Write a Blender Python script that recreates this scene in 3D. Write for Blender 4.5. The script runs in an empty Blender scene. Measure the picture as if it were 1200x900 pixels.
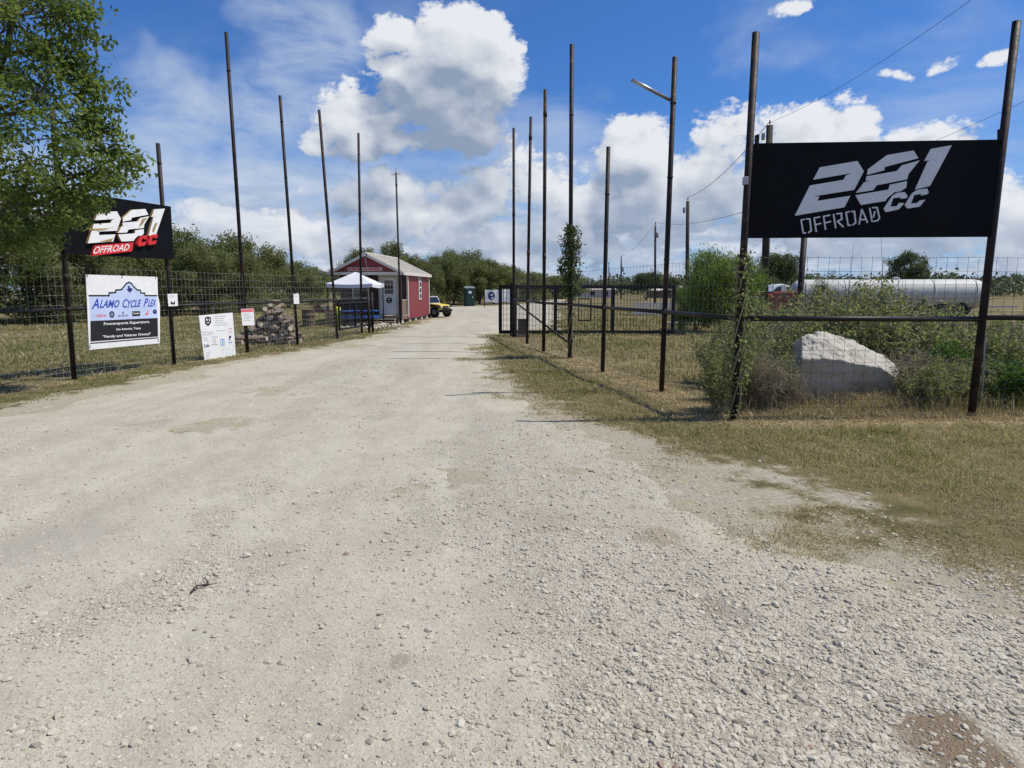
import bpy, math, random
import numpy as np
from mathutils import Vector, Matrix

# ------------------------------------------------------------------ camera, world, sun, exposure
S = bpy.context.scene
COL = S.collection
CAM_H, FPX, PITCH = 1.75, 780.0, math.radians(8.1)
cd = bpy.data.cameras.new('camera')
cd.sensor_width = 36.0
cd.lens = 36.0 * FPX / 1200.0
cd.clip_start, cd.clip_end = 0.05, 5000.0
cam = bpy.data.objects.new('camera', cd)
COL.objects.link(cam)
cam.location = (0, 0, CAM_H)
cam.rotation_euler = (math.radians(90) - PITCH, 0, 0)
S.camera = cam

SUN_EL, SUN_AZ = math.radians(59), math.radians(88)        # azimuth from +Y towards +X
to_sun = Vector((math.cos(SUN_EL) * math.sin(SUN_AZ), math.cos(SUN_EL) * math.cos(SUN_AZ), math.sin(SUN_EL)))
sl = bpy.data.lights.new('sun', 'SUN')
sl.energy, sl.angle, sl.color = 4.7, math.radians(0.5), (1.0, 0.955, 0.85)
sun = bpy.data.objects.new('sun', sl)
COL.objects.link(sun)
sun.location = (30, 0, 40)
sun.rotation_euler = to_sun.to_track_quat('Z', 'Y').to_euler()

S.view_settings.view_transform = 'Standard'
S.view_settings.look = 'None'
S.view_settings.exposure = 0.0
S.view_settings.gamma = 1.0
S.view_settings.use_curve_mapping = False
S.render.engine = 'CYCLES'
S.cycles.max_bounces = 6
S.cycles.diffuse_bounces = 3
S.cycles.transparent_max_bounces = 8


def ray(px, py):
    cx, cy = (px - 600) / FPX, (450 - py) / FPX
    return Vector((cx, math.cos(PITCH) + cy * math.sin(PITCH), -math.sin(PITCH) + cy * math.cos(PITCH)))


def G(px, py, z=0.0):                                   # the ground point seen at a photo pixel
    d = ray(px, py)
    return Vector((0, 0, CAM_H)) + d * ((z - CAM_H) / d.z)


def P(px, py, Y):                                       # the point at distance Y seen at a photo pixel
    d = ray(px, py)
    return Vector((0, 0, CAM_H)) + d * (Y / d.y)


class Plane:                                            # an upright plane through two ground points
    def __init__(self, a, b, off=0.0):
        self.u = (b - a).normalized()
        self.v = Vector((0, 0, 1))
        self.n = self.u.cross(self.v)
        if self.n.dot(Vector((0, 0, CAM_H)) - a) < 0:
            self.n = -self.n
        self.o = a + self.n * off

    def hit(self, px, py, off=0.0):
        d = ray(px, py)
        c = Vector((0, 0, CAM_H))
        return c + d * ((self.o + self.n * off - c).dot(self.n) / d.dot(self.n))


# ------------------------------------------------------------------ sky: Nishita + procedural cumulus
W = bpy.data.worlds.new('World')
S.world = W
W.use_nodes = True
WT = W.node_tree
for n in list(WT.nodes):
    WT.nodes.remove(n)
SKY_K = 0.1


class NT:
    def __init__(self, tree):
        self.t = tree

    def node(self, kind, **kw):
        n = self.t.nodes.new(kind)
        for k, v in kw.items():
            setattr(n, k, v)
        return n

    def put(self, sock, v):
        if isinstance(v, bpy.types.NodeSocket):
            self.t.links.new(v, sock)
        elif v is not None:
            if sock.type == 'RGBA' and hasattr(v, '__len__') and len(v) == 3:
                v = (*v, 1)
            sock.default_value = v

    def m(self, op, a, b=None, c=None, clamp=False):
        n = self.node('ShaderNodeMath', operation=op, use_clamp=clamp)
        for i, v in enumerate((a, b, c)):
            self.put(n.inputs[i], v)
        return n.outputs[0]

    def vm(self, op, a, b=None, scale=None):
        n = self.node('ShaderNodeVectorMath', operation=op)
        self.put(n.inputs[0], a)
        if b is not None:
            self.put(n.inputs[1], b)
        if scale is not None:
            self.put(n.inputs['Scale'], scale)
        return n.outputs[0]

    def noise(self, vec, scale, detail=4, rough=0.5, dist=0.0, color=False, dim='3D'):
        n = self.node('ShaderNodeTexNoise', noise_dimensions=dim)
        self.put(n.inputs['Vector'], vec)
        n.inputs['Scale'].default_value = scale
        n.inputs['Detail'].default_value = detail
        n.inputs['Roughness'].default_value = rough
        n.inputs['Distortion'].default_value = dist
        return n.outputs[1 if color else 0]

    def voro(self, vec, scale, feature='F1', out=0, rand=1.0):
        n = self.node('ShaderNodeTexVoronoi', feature=feature)
        self.put(n.inputs['Vector'], vec)
        n.inputs['Scale'].default_value = scale
        n.inputs['Randomness'].default_value = rand
        return n.outputs[out]

    def step(self, v, a, b, lo=0.0, hi=1.0, smooth=True):
        n = self.node('ShaderNodeMapRange', interpolation_type='SMOOTHSTEP' if smooth else 'LINEAR')
        self.put(n.inputs[0], v)
        for i, x in enumerate((a, b, lo, hi)):
            self.put(n.inputs[1 + i], x)
        return n.outputs[0]

    def mix(self, f, a, b, blend='MIX'):
        n = self.node('ShaderNodeMix', data_type='RGBA', blend_type=blend)
        self.put(n.inputs[0], f)
        self.put(n.inputs[6], a)
        self.put(n.inputs[7], b)
        return n.outputs[2]

    def attr(self, name, out=2):
        n = self.node('ShaderNodeAttribute', attribute_name=name)
        return n.outputs[out]


def azel(px, py):
    d = ray(px, py).normalized()
    return math.atan2(d.x, d.y), math.asin(d.z)


# lobes of the cumulus clouds: centre x, y, half-width, height above, depth below (photo pixels), weight
LOBES = [
    (530, 42, 66, 52, 60, 1.15), (455, 42, 42, 28, 34, .95), (572, 90, 48, 56, 70, 1.1), (500, 105, 76, 44, 70, 1.0),
    (424, 142, 66, 46, 46, 1.05), (545, 150, 72, 60, 42, 1.1), (450, 165, 96, 30, 26, 1.0),
    (270, 262, 90, 30, 44, .85), (345, 275, 80, 34, 40, .9), (405, 230, 60, 32, 50, .8), (480, 232, 70, 38, 56, .85), (560, 222, 70, 34, 50, .82),
    (450, 290, 130, 32, 40, .85), (560, 280, 110, 36, 44, .85), (195, 285, 70, 30, 44, .8), (640, 280, 110, 46, 44, .85),
    (640, 215, 60, 52, 70, .92), (738, 180, 56, 56, 70, 1.05), (690, 235, 90, 62, 70, 1.0), (790, 235, 90, 62, 70, 1.0),
    (855, 165, 60, 48, 70, .95), (935, 160, 80, 48, 90, 1.0), (1000, 150, 46, 48, 80, 1.0), (1075, 175, 84, 44, 80, 1.0),
    (900, 245, 150, 70, 70, .95), (1040, 245, 150, 70, 70, .95), (1180, 240, 80, 60, 80, .95), (1250, 220, 90, 70, 80, .9),
    (920, 10, 26, 13, 9, .75), (1102, 78, 30, 14, 9, .95), (1062, 84, 18, 9, 6, .8), (1172, 70, 38, 19, 11, .9),
]


def make_cloud_group(detail, billow):
    g = bpy.data.node_groups.new('cloud_density', 'ShaderNodeTree')
    g.interface.new_socket('Vector', in_out='INPUT', socket_type='NodeSocketVector')
    g.interface.new_socket('Density', in_out='OUTPUT', socket_type='NodeSocketFloat')
    t = NT(g)
    gi, go = t.node('NodeGroupInput'), t.node('NodeGroupOutput')
    v = t.vm('NORMALIZE', gi.outputs[0])
    vs = t.vm('MULTIPLY', v, (1, 1, 1.35))
    warp = t.vm('SUBTRACT', t.noise(vs, 8, 2, .5, color=True), (.5, .5, .5))
    wv = t.node('ShaderNodeSeparateXYZ')
    t.put(wv.inputs[0], warp)
    sp = t.node('ShaderNodeSeparateXYZ')
    t.put(sp.inputs[0], v)
    az0 = t.m('ARCTAN2', sp.outputs[0], sp.outputs[1])
    az = t.m('MULTIPLY_ADD', wv.outputs[0], .10, az0)
    el = t.m('MULTIPLY_ADD', wv.outputs[2], .06, t.m('ARCSINE', sp.outputs[2]))
    best = None
    for (x, y, rx, ru, rd, w) in LOBES:
        a0, e0 = azel(x, y)
        ra = abs(azel(x + rx, y)[0] - azel(x - rx, y)[0]) / 2
        eu, ed = azel(x, y - ru)[1] - e0, e0 - azel(x, y + rd)[1]
        da = t.m('MULTIPLY_ADD', az, 1 / ra, -a0 / ra)
        de = t.m('MAXIMUM', t.m('MULTIPLY_ADD', el, 1 / eu, -e0 / eu), t.m('MULTIPLY_ADD', el, -1 / ed, e0 / ed))
        r2 = t.m('MULTIPLY_ADD', da, da, t.m('MULTIPLY', de, de))
        b = t.m('MULTIPLY_ADD', r2, -w, w)
        best = b if best is None else t.m('SMOOTH_MAX', best, b, .2)
    # the same kind of cumulus bank all round the rest of the horizon
    out = t.step(t.m('ABSOLUTE', az0), .72, .95)
    gen = t.m('MULTIPLY_ADD', t.noise(vs, 2.2, 2, .5), 4.4, -1.9)
    gen = t.m('MULTIPLY_ADD', t.m('ABSOLUTE', t.m('SUBTRACT', el, .16)), -3.2, gen)
    gen = t.m('MULTIPLY_ADD', t.m('SUBTRACT', out, 1.0), 3.0, gen)
    best = t.m('MAXIMUM', best, gen)
    d = t.m('MULTIPLY_ADD', t.m('SUBTRACT', t.noise(vs, 11, detail, .57), .535), 3.3, best)
    if billow:
        bn = t.m('ABSOLUTE', t.m('SUBTRACT', t.noise(vs, 30, 4, .6), .5))
        d = t.m('MULTIPLY_ADD', t.m('SUBTRACT', bn, .09), 2.4, d)
    g.links.new(d, go.inputs[0])
    return g


def build_sky():
    t = NT(WT)
    out = t.node('ShaderNodeOutputWorld')
    bg = t.node('ShaderNodeBackground')
    bg.inputs[1].default_value = SKY_K
    t.t.links.new(bg.outputs[0], out.inputs[0])
    sky = t.node('ShaderNodeTexSky', sky_type='NISHITA')
    sky.sun_disc = False
    sky.sun_elevation, sky.sun_rotation = SUN_EL, SUN_AZ
    sky.altitude, sky.air_density, sky.dust_density, sky.ozone_density = 100, 1.0, .6, 3.0
    tc = t.node('ShaderNodeTexCoord')
    v = tc.outputs['Generated']
    sharp, soft_g = make_cloud_group(7, True), make_cloud_group(2, False)

    def dens(off, grp):
        n = t.node('ShaderNodeGroup', node_tree=grp)
        t.put(n.inputs[0], t.vm('ADD', v, off) if off else v)
        return n.outputs[0]
    d0, s0 = dens(None, sharp), dens(None, soft_g)
    s1, s2 = dens((.014, .0, .024), soft_g), dens((.015, .0, .080), soft_g)
    alpha = t.step(d0, -.02, .46)
    edge = t.m('MULTIPLY', t.m('SUBTRACT', s0, s1), .60)
    fine = t.m('MULTIPLY', t.m('SUBTRACT', d0, s0), .42)
    thick = t.step(s2, -.40, 1.0, 0.0, .72)
    lit = t.m('SUBTRACT', t.m('ADD', .74, t.m('ADD', edge, fine)), thick)
    lit = t.step(lit, -.15, 1.0, smooth=False)
    k = 1 / SKY_K
    cloud = t.mix(lit, (.27 * k, .345 * k, .475 * k), (.80 * k, .825 * k, .87 * k))
    sep = t.node('ShaderNodeSeparateXYZ')
    t.put(sep.inputs[0], v)
    az = t.m('ARCTAN2', sep.outputs[0], sep.outputs[1])
    elv = t.m('ARCSINE', sep.outputs[2])
    # thin high veil
    vz = t.vm('MULTIPLY', v, (1, 1, 2.4))
    veil = t.m('MULTIPLY', t.step(t.noise(vz, 3.1, 5, .55, .3), .46, .8), t.step(t.noise(vz, 1.3, 1, .5), .38, .62))
    veil = t.m('MULTIPLY', veil, .8)

    wq = t.node('ShaderNodeSeparateXYZ')
    t.put(wq.inputs[0], t.vm('SUBTRACT', t.noise(v, 5, 4, .6, color=True), (.5, .5, .5)))
    azw, elw = t.m('MULTIPLY_ADD', wq.outputs[0], .38, az), t.m('MULTIPLY_ADD', wq.outputs[2], .26, elv)

    def soft(px, py, rx, ry):
        a0, e0 = azel(px, py)
        ra, re = abs(azel(px + rx, py)[0] - a0), abs(azel(px, py - ry)[1] - e0)
        da, de = t.m('MULTIPLY_ADD', azw, 1 / ra, -a0 / ra), t.m('MULTIPLY_ADD', elw, 1 / re, -e0 / re)
        return t.m('SUBTRACT', 1.0, t.m('MULTIPLY_ADD', da, da, t.m('MULTIPLY', de, de)), clamp=True)
    wisp = t.m('MAXIMUM', soft(355, 70, 110, 120), t.m('MAXIMUM', soft(240, 160, 200, 110), soft(300, 230, 230, 80)))
    wisp = t.m('MULTIPLY', t.step(wisp, 0, 1.0), t.step(t.noise(vz, 6, 7, .6, .25), .26, .66))
    veil = t.m('MAXIMUM', veil, t.m('MULTIPLY', wisp, .86))
    hz = t.step(sep.outputs[2], -.02, .26, .70, 0.0)
    base = t.mix(1.0, sky.outputs[0], (.40, .74, 1.22), 'MULTIPLY')
    base = t.mix(hz, base, (.40 * k, .54 * k, .78 * k))
    c = t.mix(veil, base, (.53 * k, .62 * k, .77 * k))
    # low far cloud streets seen edge on, all along the horizon
    vh = t.vm('MULTIPLY', v, (1, 1, 4.2))
    nh = t.noise(vh, 7, 6, .58)
    band = t.m('MULTIPLY', t.step(elv, -.02, .03), t.step(elv, .20, .07))
    street = t.m('MULTIPLY', t.step(nh, .40, .56), band)
    tone = t.step(t.noise(t.vm('ADD', vh, (.0, .0, .05)), 11, 4, .55), .36, .62)
    c = t.mix(t.m('MULTIPLY', street, .92), c, t.mix(tone, (.80 * k, .83 * k, .88 * k), (.36 * k, .45 * k, .60 * k)))
    c = t.mix(alpha, c, cloud)
    c = t.mix(t.m('MULTIPLY', street, .38), c, (.46 * k, .54 * k, .68 * k))
    t.put(bg.inputs[0], c)


build_sky()
W.cycles.sampling_method = 'MANUAL'
W.cycles.sample_map_resolution = 512

# ------------------------------------------------------------------ small tools
RNG = np.random.default_rng(7)
random.seed(5)


def vnoise(x, y, seed=0):
    x, y = np.asarray(x, float), np.asarray(y, float)
    xi, yi = np.floor(x).astype(np.int64), np.floor(y).astype(np.int64)
    xf, yf = x - xi, y - yi

    def h(a, b):
        n = (a * 374761393 + b * 668265263 + seed * 982451653) & 0xFFFFFFFF
        n = ((n ^ (n >> 13)) * 1274126177) & 0xFFFFFFFF
        return ((n ^ (n >> 16)) & 0xFFFF) / 65535.0
    u, v = xf * xf * (3 - 2 * xf), yf * yf * (3 - 2 * yf)
    return (h(xi, yi) * (1 - u) + h(xi + 1, yi) * u) * (1 - v) + (h(xi, yi + 1) * (1 - u) + h(xi + 1, yi + 1) * u) * v


def fbm(x, y, seed=0, oct=4):
    s, a, tot = 0, .5, 0
    for i in range(oct):
        s = s + a * vnoise(np.asarray(x) * 2 ** i, np.asarray(y) * 2 ** i, seed + i)
        tot += a
        a *= .5
    return s / tot


def sstep(v, a, b):
    t = np.clip((np.asarray(v, float) - a) / (b - a), 0, 1)
    return t * t * (3 - 2 * t)


def np_mesh(name, verts, faces, attrs=None, smooth=False):
    """verts (N,3); faces (M,k), every face with k corners; attrs: name -> (domain, values)"""
    me = bpy.data.meshes.new(name)
    verts = np.ascontiguousarray(verts, np.float32)
    faces = np.ascontiguousarray(faces, np.int32)
    M, k = faces.shape
    me.vertices.add(len(verts))
    me.vertices.foreach_set('co', verts.ravel())
    me.loops.add(M * k)
    me.loops.foreach_set('vertex_index', faces.ravel())
    me.polygons.add(M)
    me.polygons.foreach_set('loop_start', np.arange(0, M * k, k, dtype=np.int32))
    me.polygons.foreach_set('loop_total', np.full(M, k, np.int32))
    me.polygons.foreach_set('use_smooth', np.full(M, smooth, bool))
    for an, (dom, vals) in (attrs or {}).items():
        a = me.attributes.new(an, 'FLOAT', dom)
        a.data.foreach_set('value', np.ascontiguousarray(vals, np.float32))
    me.update(calc_edges=True)
    return me


def link(name, me, mat=None, parent=None, kind=None):
    o = bpy.data.objects.new(name, me)
    COL.objects.link(o)
    if mat is not None:
        me.materials.append(mat)
    if parent is not None:
        o.parent = parent
    if kind:
        o['kind'] = kind
    return o


def tag(o, label=None, cat=None, group=None, kind=None):
    for k, v in (('label', label), ('category', cat), ('group', group), ('kind', kind)):
        if v:
            o[k] = v
    return o


def thing(name, label, cat, loc=(0, 0, 0), rz=0.0, group=None):
    o = bpy.data.objects.new(name, None)
    o.empty_display_size = .3
    COL.objects.link(o)
    o.location = loc
    o.rotation_euler = (0, 0, rz)
    return tag(o, label, cat, group)


def copy_tree(o, parent=None):
    c = o.copy()
    COL.objects.link(c)
    if parent is not None:
        c.parent = parent
    for ch in list(o.children):
        copy_tree(ch, c)
    return c


class MB:
    def __init__(self):
        self.v, self.f = [], []

    def add(self, vs, fs):
        b = len(self.v)
        self.v += [tuple(p) for p in vs]
        self.f += [tuple(b + i for i in f) for f in fs]
        return self

    def box(self, c, s, rz=0.0, rx=0.0, ry=0.0):
        M = Matrix.Rotation(rz, 3, 'Z') @ Matrix.Rotation(ry, 3, 'Y') @ Matrix.Rotation(rx, 3, 'X')
        c = Vector(c)
        vs = [c + M @ Vector((x * s[0] / 2, y * s[1] / 2, z * s[2] / 2)) for z in (-1, 1) for y in (-1, 1) for x in (-1, 1)]
        return self.add(vs, [(0, 2, 3, 1), (4, 5, 7, 6), (0, 1, 5, 4), (2, 6, 7, 3), (0, 4, 6, 2), (1, 3, 7, 5)])

    def path(self, pts, radii, n=8, cap=True):
        pts = [Vector(p) for p in pts]
        if not hasattr(radii, '__len__'):
            radii = [radii] * len(pts)
        vs, fs = [], []
        ref = None
        for i, p in enumerate(pts):
            d = (pts[min(i + 1, len(pts) - 1)] - pts[max(i - 1, 0)]).normalized()
            if ref is None:
                ref = Vector((1, 0, 0)) if abs(d.x) < .8 else Vector((0, 1, 0))
            a = (ref - d * ref.dot(d)).normalized()
            ref = a
            b = d.cross(a)
            for k in range(n):
                t = 2 * math.pi * k / n
                vs.append(p + (a * math.cos(t) + b * math.sin(t)) * radii[i])
        for i in range(len(pts) - 1):
            for k in range(n):
                k2 = (k + 1) % n
                fs.append((i * n + k, i * n + k2, (i + 1) * n + k2, (i + 1) * n + k))
        if cap:
            fs.append(tuple(reversed(range(n))))
            fs.append(tuple(range((len(pts) - 1) * n, len(pts) * n)))
        return self.add(vs, fs)

    def tube(self, a, b, r0, r1=None, n=8, cap=True):
        return self.path([a, b], [r0, r0 if r1 is None else r1], n, cap)

    def lathe(self, prof, n=20, o=(0, 0, 0), axis='Z'):
        vs, fs = [], []
        for (r, z) in prof:
            for k in range(n):
                t = 2 * math.pi * k / n
                q = (r * math.cos(t), r * math.sin(t), z)
                if axis == 'X':
                    q = (q[2], q[0], q[1])
                elif axis == 'Y':
                    q = (q[1], q[2], q[0])
                vs.append((q[0] + o[0], q[1] + o[1], q[2] + o[2]))
        for i in range(len(prof) - 1):
            for k in range(n):
                k2 = (k + 1) % n
                fs.append((i * n + k, i * n + k2, (i + 1) * n + k2, (i + 1) * n + k))
        fs.append(tuple(reversed(range(n))))
        fs.append(tuple(range((len(prof) - 1) * n, len(prof) * n)))
        return self.add(vs, fs)

    def prism(self, poly, off):
        """outline (3-D points) extruded by the vector off; the outline itself is the back"""
        n = len(poly)
        poly = [Vector(p) for p in poly]
        off = Vector(off)
        vs = poly + [p + off for p in poly]
        nrm = Vector((0, 0, 0))
        for i in range(n):
            nrm += (poly[i] - poly[0]).cross(poly[(i + 1) % n] - poly[0])
        fr = tuple(range(n, 2 * n))
        bk = tuple(reversed(range(n)))
        sd = [(i, (i + 1) % n, n + (i + 1) % n, n + i) for i in range(n)]
        if nrm.dot(off) < 0:
            fr, bk, sd = tuple(reversed(fr)), tuple(reversed(bk)), [tuple(reversed(s)) for s in sd]
        return self.add(vs, [fr, bk] + sd)

    def build(self, name, mat=None, parent=None, world=False, smooth=False, bevel=0.0, kind=None):
        me = bpy.data.meshes.new(name)
        off = parent.location if (world and parent is not None) else Vector((0, 0, 0))
        me.from_pydata([(p[0] - off[0], p[1] - off[1], p[2] - off[2]) for p in self.v], [], self.f)
        if smooth:
            me.polygons.foreach_set('use_smooth', [len(p.vertices) == 4 for p in me.polygons])
        me.update()
        o = link(name, me, mat, parent, kind)
        if bevel:
            b = o.modifiers.new('bevel', 'BEVEL')
            b.width, b.segments, b.limit_method = bevel, 2, 'ANGLE'
        return o


def text_quad(body, BL, BR, TR, TL, n, lift=0.004, bold=0.0, shear=0.0, thick=0.002):
    """lettering fitted into a quad; returns an MB"""
    cu = bpy.data.curves.new('lettering', 'FONT')
    cu.body = body
    cu.offset = bold
    cu.shear = shear
    cu.resolution_u = 2
    ob = bpy.data.objects.new('lettering', cu)
    me = bpy.data.meshes.new_from_object(ob)
    vs = np.array([v.co[:] for v in me.vertices])
    fs = [tuple(p.vertices) for p in me.polygons]
    bpy.data.objects.remove(ob)
    bpy.data.meshes.remove(me)
    bpy.data.curves.remove(cu)
    lo, hi = vs.min(0), vs.max(0)
    st = (vs - lo) / np.maximum(hi - lo, 1e-6)
    q = MB()
    BL, BR, TR, TL = map(Vector, (BL, BR, TR, TL))
    pts = [(BL * (1 - s) + BR * s) * (1 - t) + (TL * (1 - s) + TR * s) * t + n * lift for s, t, _ in st]
    q.add(pts, fs)
    return q


# ------------------------------------------------------------------ materials
def new_mat(name):
    m = bpy.data.materials.new(name)
    m.use_nodes = True
    t = NT(m.node_tree)
    return m, t, m.node_tree.nodes['Principled BSDF']


def mat(name, col, rough=.6, vary=.25, scale=3.0, bump=0.0, bscale=40.0, metal=0.0, dirt=None, dirt_amt=.0, spec=.4, coords='Object'):
    m, t, b = new_mat(name)
    tc = t.node('ShaderNodeTexCoord').outputs[coords]
    n1 = t.noise(tc, scale, 5, .6)
    n2 = t.noise(tc, scale * 7, 4, .6)
    f = t.m('ADD', t.m('MULTIPLY', n1, .6), t.m('MULTIPLY', n2, .4))
    f = t.step(f, .3, .7)
    lo = tuple(c * (1 - vary) for c in col)
    hi = tuple(min(1, c * (1 + vary)) for c in col)
    c = t.mix(f, lo, hi)
    if dirt is not None:
        c = t.mix(t.m('MULTIPLY', t.step(t.noise(tc, scale * 1.7, 7, .65), .48, .70), dirt_amt), c, dirt)
    t.put(b.inputs['Base Color'], c)
    t.put(b.inputs['Roughness'], t.step(n2, .2, .8, max(0, rough - .1), min(1, rough + .1)))
    b.inputs['Metallic'].default_value = metal
    b.inputs['Specular IOR Level'].default_value = spec
    if bump:
        bp = t.node('ShaderNodeBump')
        bp.inputs['Strength'].default_value = bump
        bp.inputs['Distance'].default_value = .01
        t.put(bp.inputs['Height'], t.noise(tc, bscale, 5, .65))
        t.put(b.inputs['Normal'], bp.outputs[0])
    return m


def leaf_mat(name, dark, light, trans=.35, dry=None, dry_amt=0.0):
    m, t, b = new_mat(name)
    tone = t.attr('tone')
    c = t.mix(tone, dark, light)
    if dry is not None:
        c = t.mix(t.step(t.attr('tone2'), 1 - dry_amt, 1 - dry_amt + .08), c, dry)
    t.put(b.inputs['Base Color'], c)
    b.inputs['Roughness'].default_value = .55
    b.inputs['Specular IOR Level'].default_value = .3
    tr = t.node('ShaderNodeBsdfTranslucent')
    t.put(tr.inputs[0], t.mix(.5, c, (light[0] * 1.3, light[1] * 1.3, light[2] * .8)))
    ms = t.node('ShaderNodeMixShader')
    ms.inputs[0].default_value = trans
    t.t.links.new(b.outputs[0], ms.inputs[1])
    t.t.links.new(tr.outputs[0], ms.inputs[2])
    out = [n for n in t.t.nodes if n.type == 'OUTPUT_MATERIAL'][0]
    t.t.links.new(ms.outputs[0], out.inputs[0])
    return m


M = {}
M['pipe'] = mat('rusty_black_pipe', (.014, .012, .013), .6, .4, 4, .25, 60, dirt=(.105, .045, .028), dirt_amt=.65, spec=.25)
M['rail'] = mat('dark_rail_pipe', (.018, .017, .016), .5, .4, 3, .2, 60, dirt=(.06, .036, .026), dirt_amt=.4, spec=.3)
M['black_metal'] = mat('black_metal', (.009, .009, .011), .55, .3, 4, .15, 60, spec=.25)
M['sign_black'] = mat('matt_black_panel', (.0045, .005, .0075), .6, .3, 2.0, .08, 30, spec=.10)
M['wire'] = mat('galvanised_sunlit_wire', (.42, .42, .40), .5, .2, 3, metal=.1)  # galvanised tone raised so the left mesh looks sunlit
M['wire_dark'] = mat('darker_wire', (.10, .10, .10), .6, .3, 3)  # darker copy of the mesh wire for the other fences
M['letter_white'] = mat('brushed_white_letters', (.62, .64, .68), .5, .08, 3, spec=.3)
M['white'] = mat('white_print', (.80, .80, .80), .45, .05, 3, dirt=(.55, .52, .45), dirt_amt=.25)
M['gold'] = mat('gold_edge', (.36, .24, .10), .5, .25, 6)
M['red_print'] = mat('red_print', (.62, .03, .035), .45, .12, 4)
M['pink_print'] = mat('faded_red_print', (.70, .16, .20), .5, .1, 4)
M['blue_print'] = mat('blue_print', (.03, .075, .42), .45, .2, 8)
M['navy_print'] = mat('navy_print', (.025, .03, .14), .45, .2, 8)
M['pale_print'] = mat('pale_blue_print', (.52, .60, .84), .45, .08, 2)
M['black_print'] = mat('black_print', (.015, .015, .017), .45, .2, 6)
M['grey_print'] = mat('grey_print', (.42, .43, .46), .5, .1, 6)
M['cyan_print'] = mat('light_blue_print', (.10, .33, .68), .5, .1, 6)
M['barn_red'] = mat('barn_red_paint', (.215, .036, .040), .65, .10, 1.5, .12, 30, dirt=(.14, .03, .03), dirt_amt=.4)
M['trim'] = mat('pale_trim_paint', (.60, .56, .50), .6, .12, 3, .1, 40)
M['roof_metal'] = mat('pale_metal_roof', (.58, .54, .46), .45, .08, 2, .05, 20, dirt=(.42, .36, .28), dirt_amt=.3)
M['porch_dark'] = mat('dark_brown', (.055, .035, .032), .7, .25, 3, .15, 40)  # dark brown; on the cabin front the colour holds the porch shade
M['door_white'] = mat('white_door_paint', (.74, .75, .77), .4, .05, 2)
M['wood'] = mat('weathered_planks', (.20, .14, .095), .8, .3, 4, .3, 60)
M['pale_wood'] = mat('grey_deck_planks', (.38, .34, .29), .8, .25, 4, .3, 60)
M['glass'] = mat('dark_window_glass', (.012, .014, .017), .08, .2, 2, spec=.8)
M['canvas'] = mat('white_canvas', (.64, .64, .66), .7, .04, 2, .1, 20)
M['blue_coat'] = mat('blue_coated_steel', (.035, .13, .50), .45, .2, 5)
M['yellow'] = mat('yellow_paint', (.72, .50, .05), .35, .12, 3, dirt=(.45, .32, .10), dirt_amt=.3)
M['lime'] = mat('lime_yellow_plastic', (.55, .58, .05), .5, .1, 4)
M['rubber'] = mat('black_rubber', (.013, .013, .013), .8, .3, 8, .2, 60)
M['steel'] = mat('grey_steel', (.35, .35, .36), .4, .2, 5, metal=.6)
M['lamp'] = mat('clear_lamp_glass', (.75, .75, .72), .15, .05, 5)
M['teal'] = mat('dark_teal_plastic', (.010, .040, .036), .5, .2, 3)
M['potty_roof'] = mat('pale_translucent_roof', (.45, .50, .48), .5, .1, 3)
M['rust'] = mat('rusty_drum', (.10, .062, .042), .75, .4, 6, .3, 40, dirt=(.17, .15, .13), dirt_amt=.5)
M['tarp_brown'] = mat('brown_tarp', (.22, .10, .045), .8, .35, 6, .3, 30)
M['tank'] = mat('chalky_white_tank', (.52, .51, .48), .6, .08, .8, .05, 10, dirt=(.40, .36, .28), dirt_amt=.55)
M['truck_red'] = mat('faded_red_paint', (.27, .045, .04), .6, .2, 3)
M['pole_wood'] = mat('utility_pole_wood', (.045, .036, .030), .85, .3, 4, .4, 60)
M['ceramic'] = mat('grey_insulator', (.30, .31, .33), .3, .1, 5)
M['bark'] = mat('grey_brown_bark', (.11, .085, .065), .9, .35, 6, .7, 30)
M['twig'] = mat('dry_grey_twigs', (.27, .225, .155), .9, .3, 6)
M['log_bark'] = mat('firewood_bark', (.215, .160, .115), .9, .6, 5, .5, 40)
M['log_end'] = mat('split_wood', (.50, .42, .32), .85, .25, 8, .3, 60)
M['limestone'] = mat('pale_limestone', (.475, .445, .385), .9, .14, 2.2, 1.0, 9, dirt=(.30, .25, .18), dirt_amt=.6)
M['concrete'] = mat('pale_concrete', (.52, .50, .46), .9, .12, 2, .2, 30)
M['cable'] = mat('overhead_cable', (.03, .03, .03), .6, .1, 2)
M['leaf_near'] = leaf_mat('broad_leaf', (.030, .066, .014), (.205, .270, .065), .44, (.40, .38, .10), .06)
M['leaf_mesquite'] = leaf_mat('mesquite_leaf', (.065, .090, .030), (.215, .235, .095), .40, (.24, .20, .10), .10)
M['leaf_oak'] = leaf_mat('oak_leaf', (.036, .062, .022), (.115, .145, .05), .3)
M['leaf_bright'] = leaf_mat('feathery_leaf', (.085, .150, .03), (.23, .31, .085), .45)
M['leaf_weed'] = leaf_mat('weed_leaf', (.062, .100, .030), (.290, .320, .130), .42, (.42, .35, .21), .18)
M['leaf_dark'] = leaf_mat('dark_shrub_leaf', (.030, .085, .012), (.10, .20, .03), .38)
M['leaf_far'] = leaf_mat('far_woods_leaf', (.050, .072, .036), (.115, .140, .068), .25)
M['blade'] = leaf_mat('grass_blade', (.150, .145, .050), (.47, .385, .20), .40, (.58, .49, .31), .28)
M['blade_green'] = leaf_mat('green_grass_blade', (.090, .135, .028), (.27, .275, .095), .42, (.42, .34, .17), .2)
M['straw'] = leaf_mat('straw_blade', (.20, .155, .075), (.52, .425, .25), .3)
M['dry_stem'] = leaf_mat('dry_weed_stem', (.16, .12, .065), (.40, .32, .19), .25)


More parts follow.
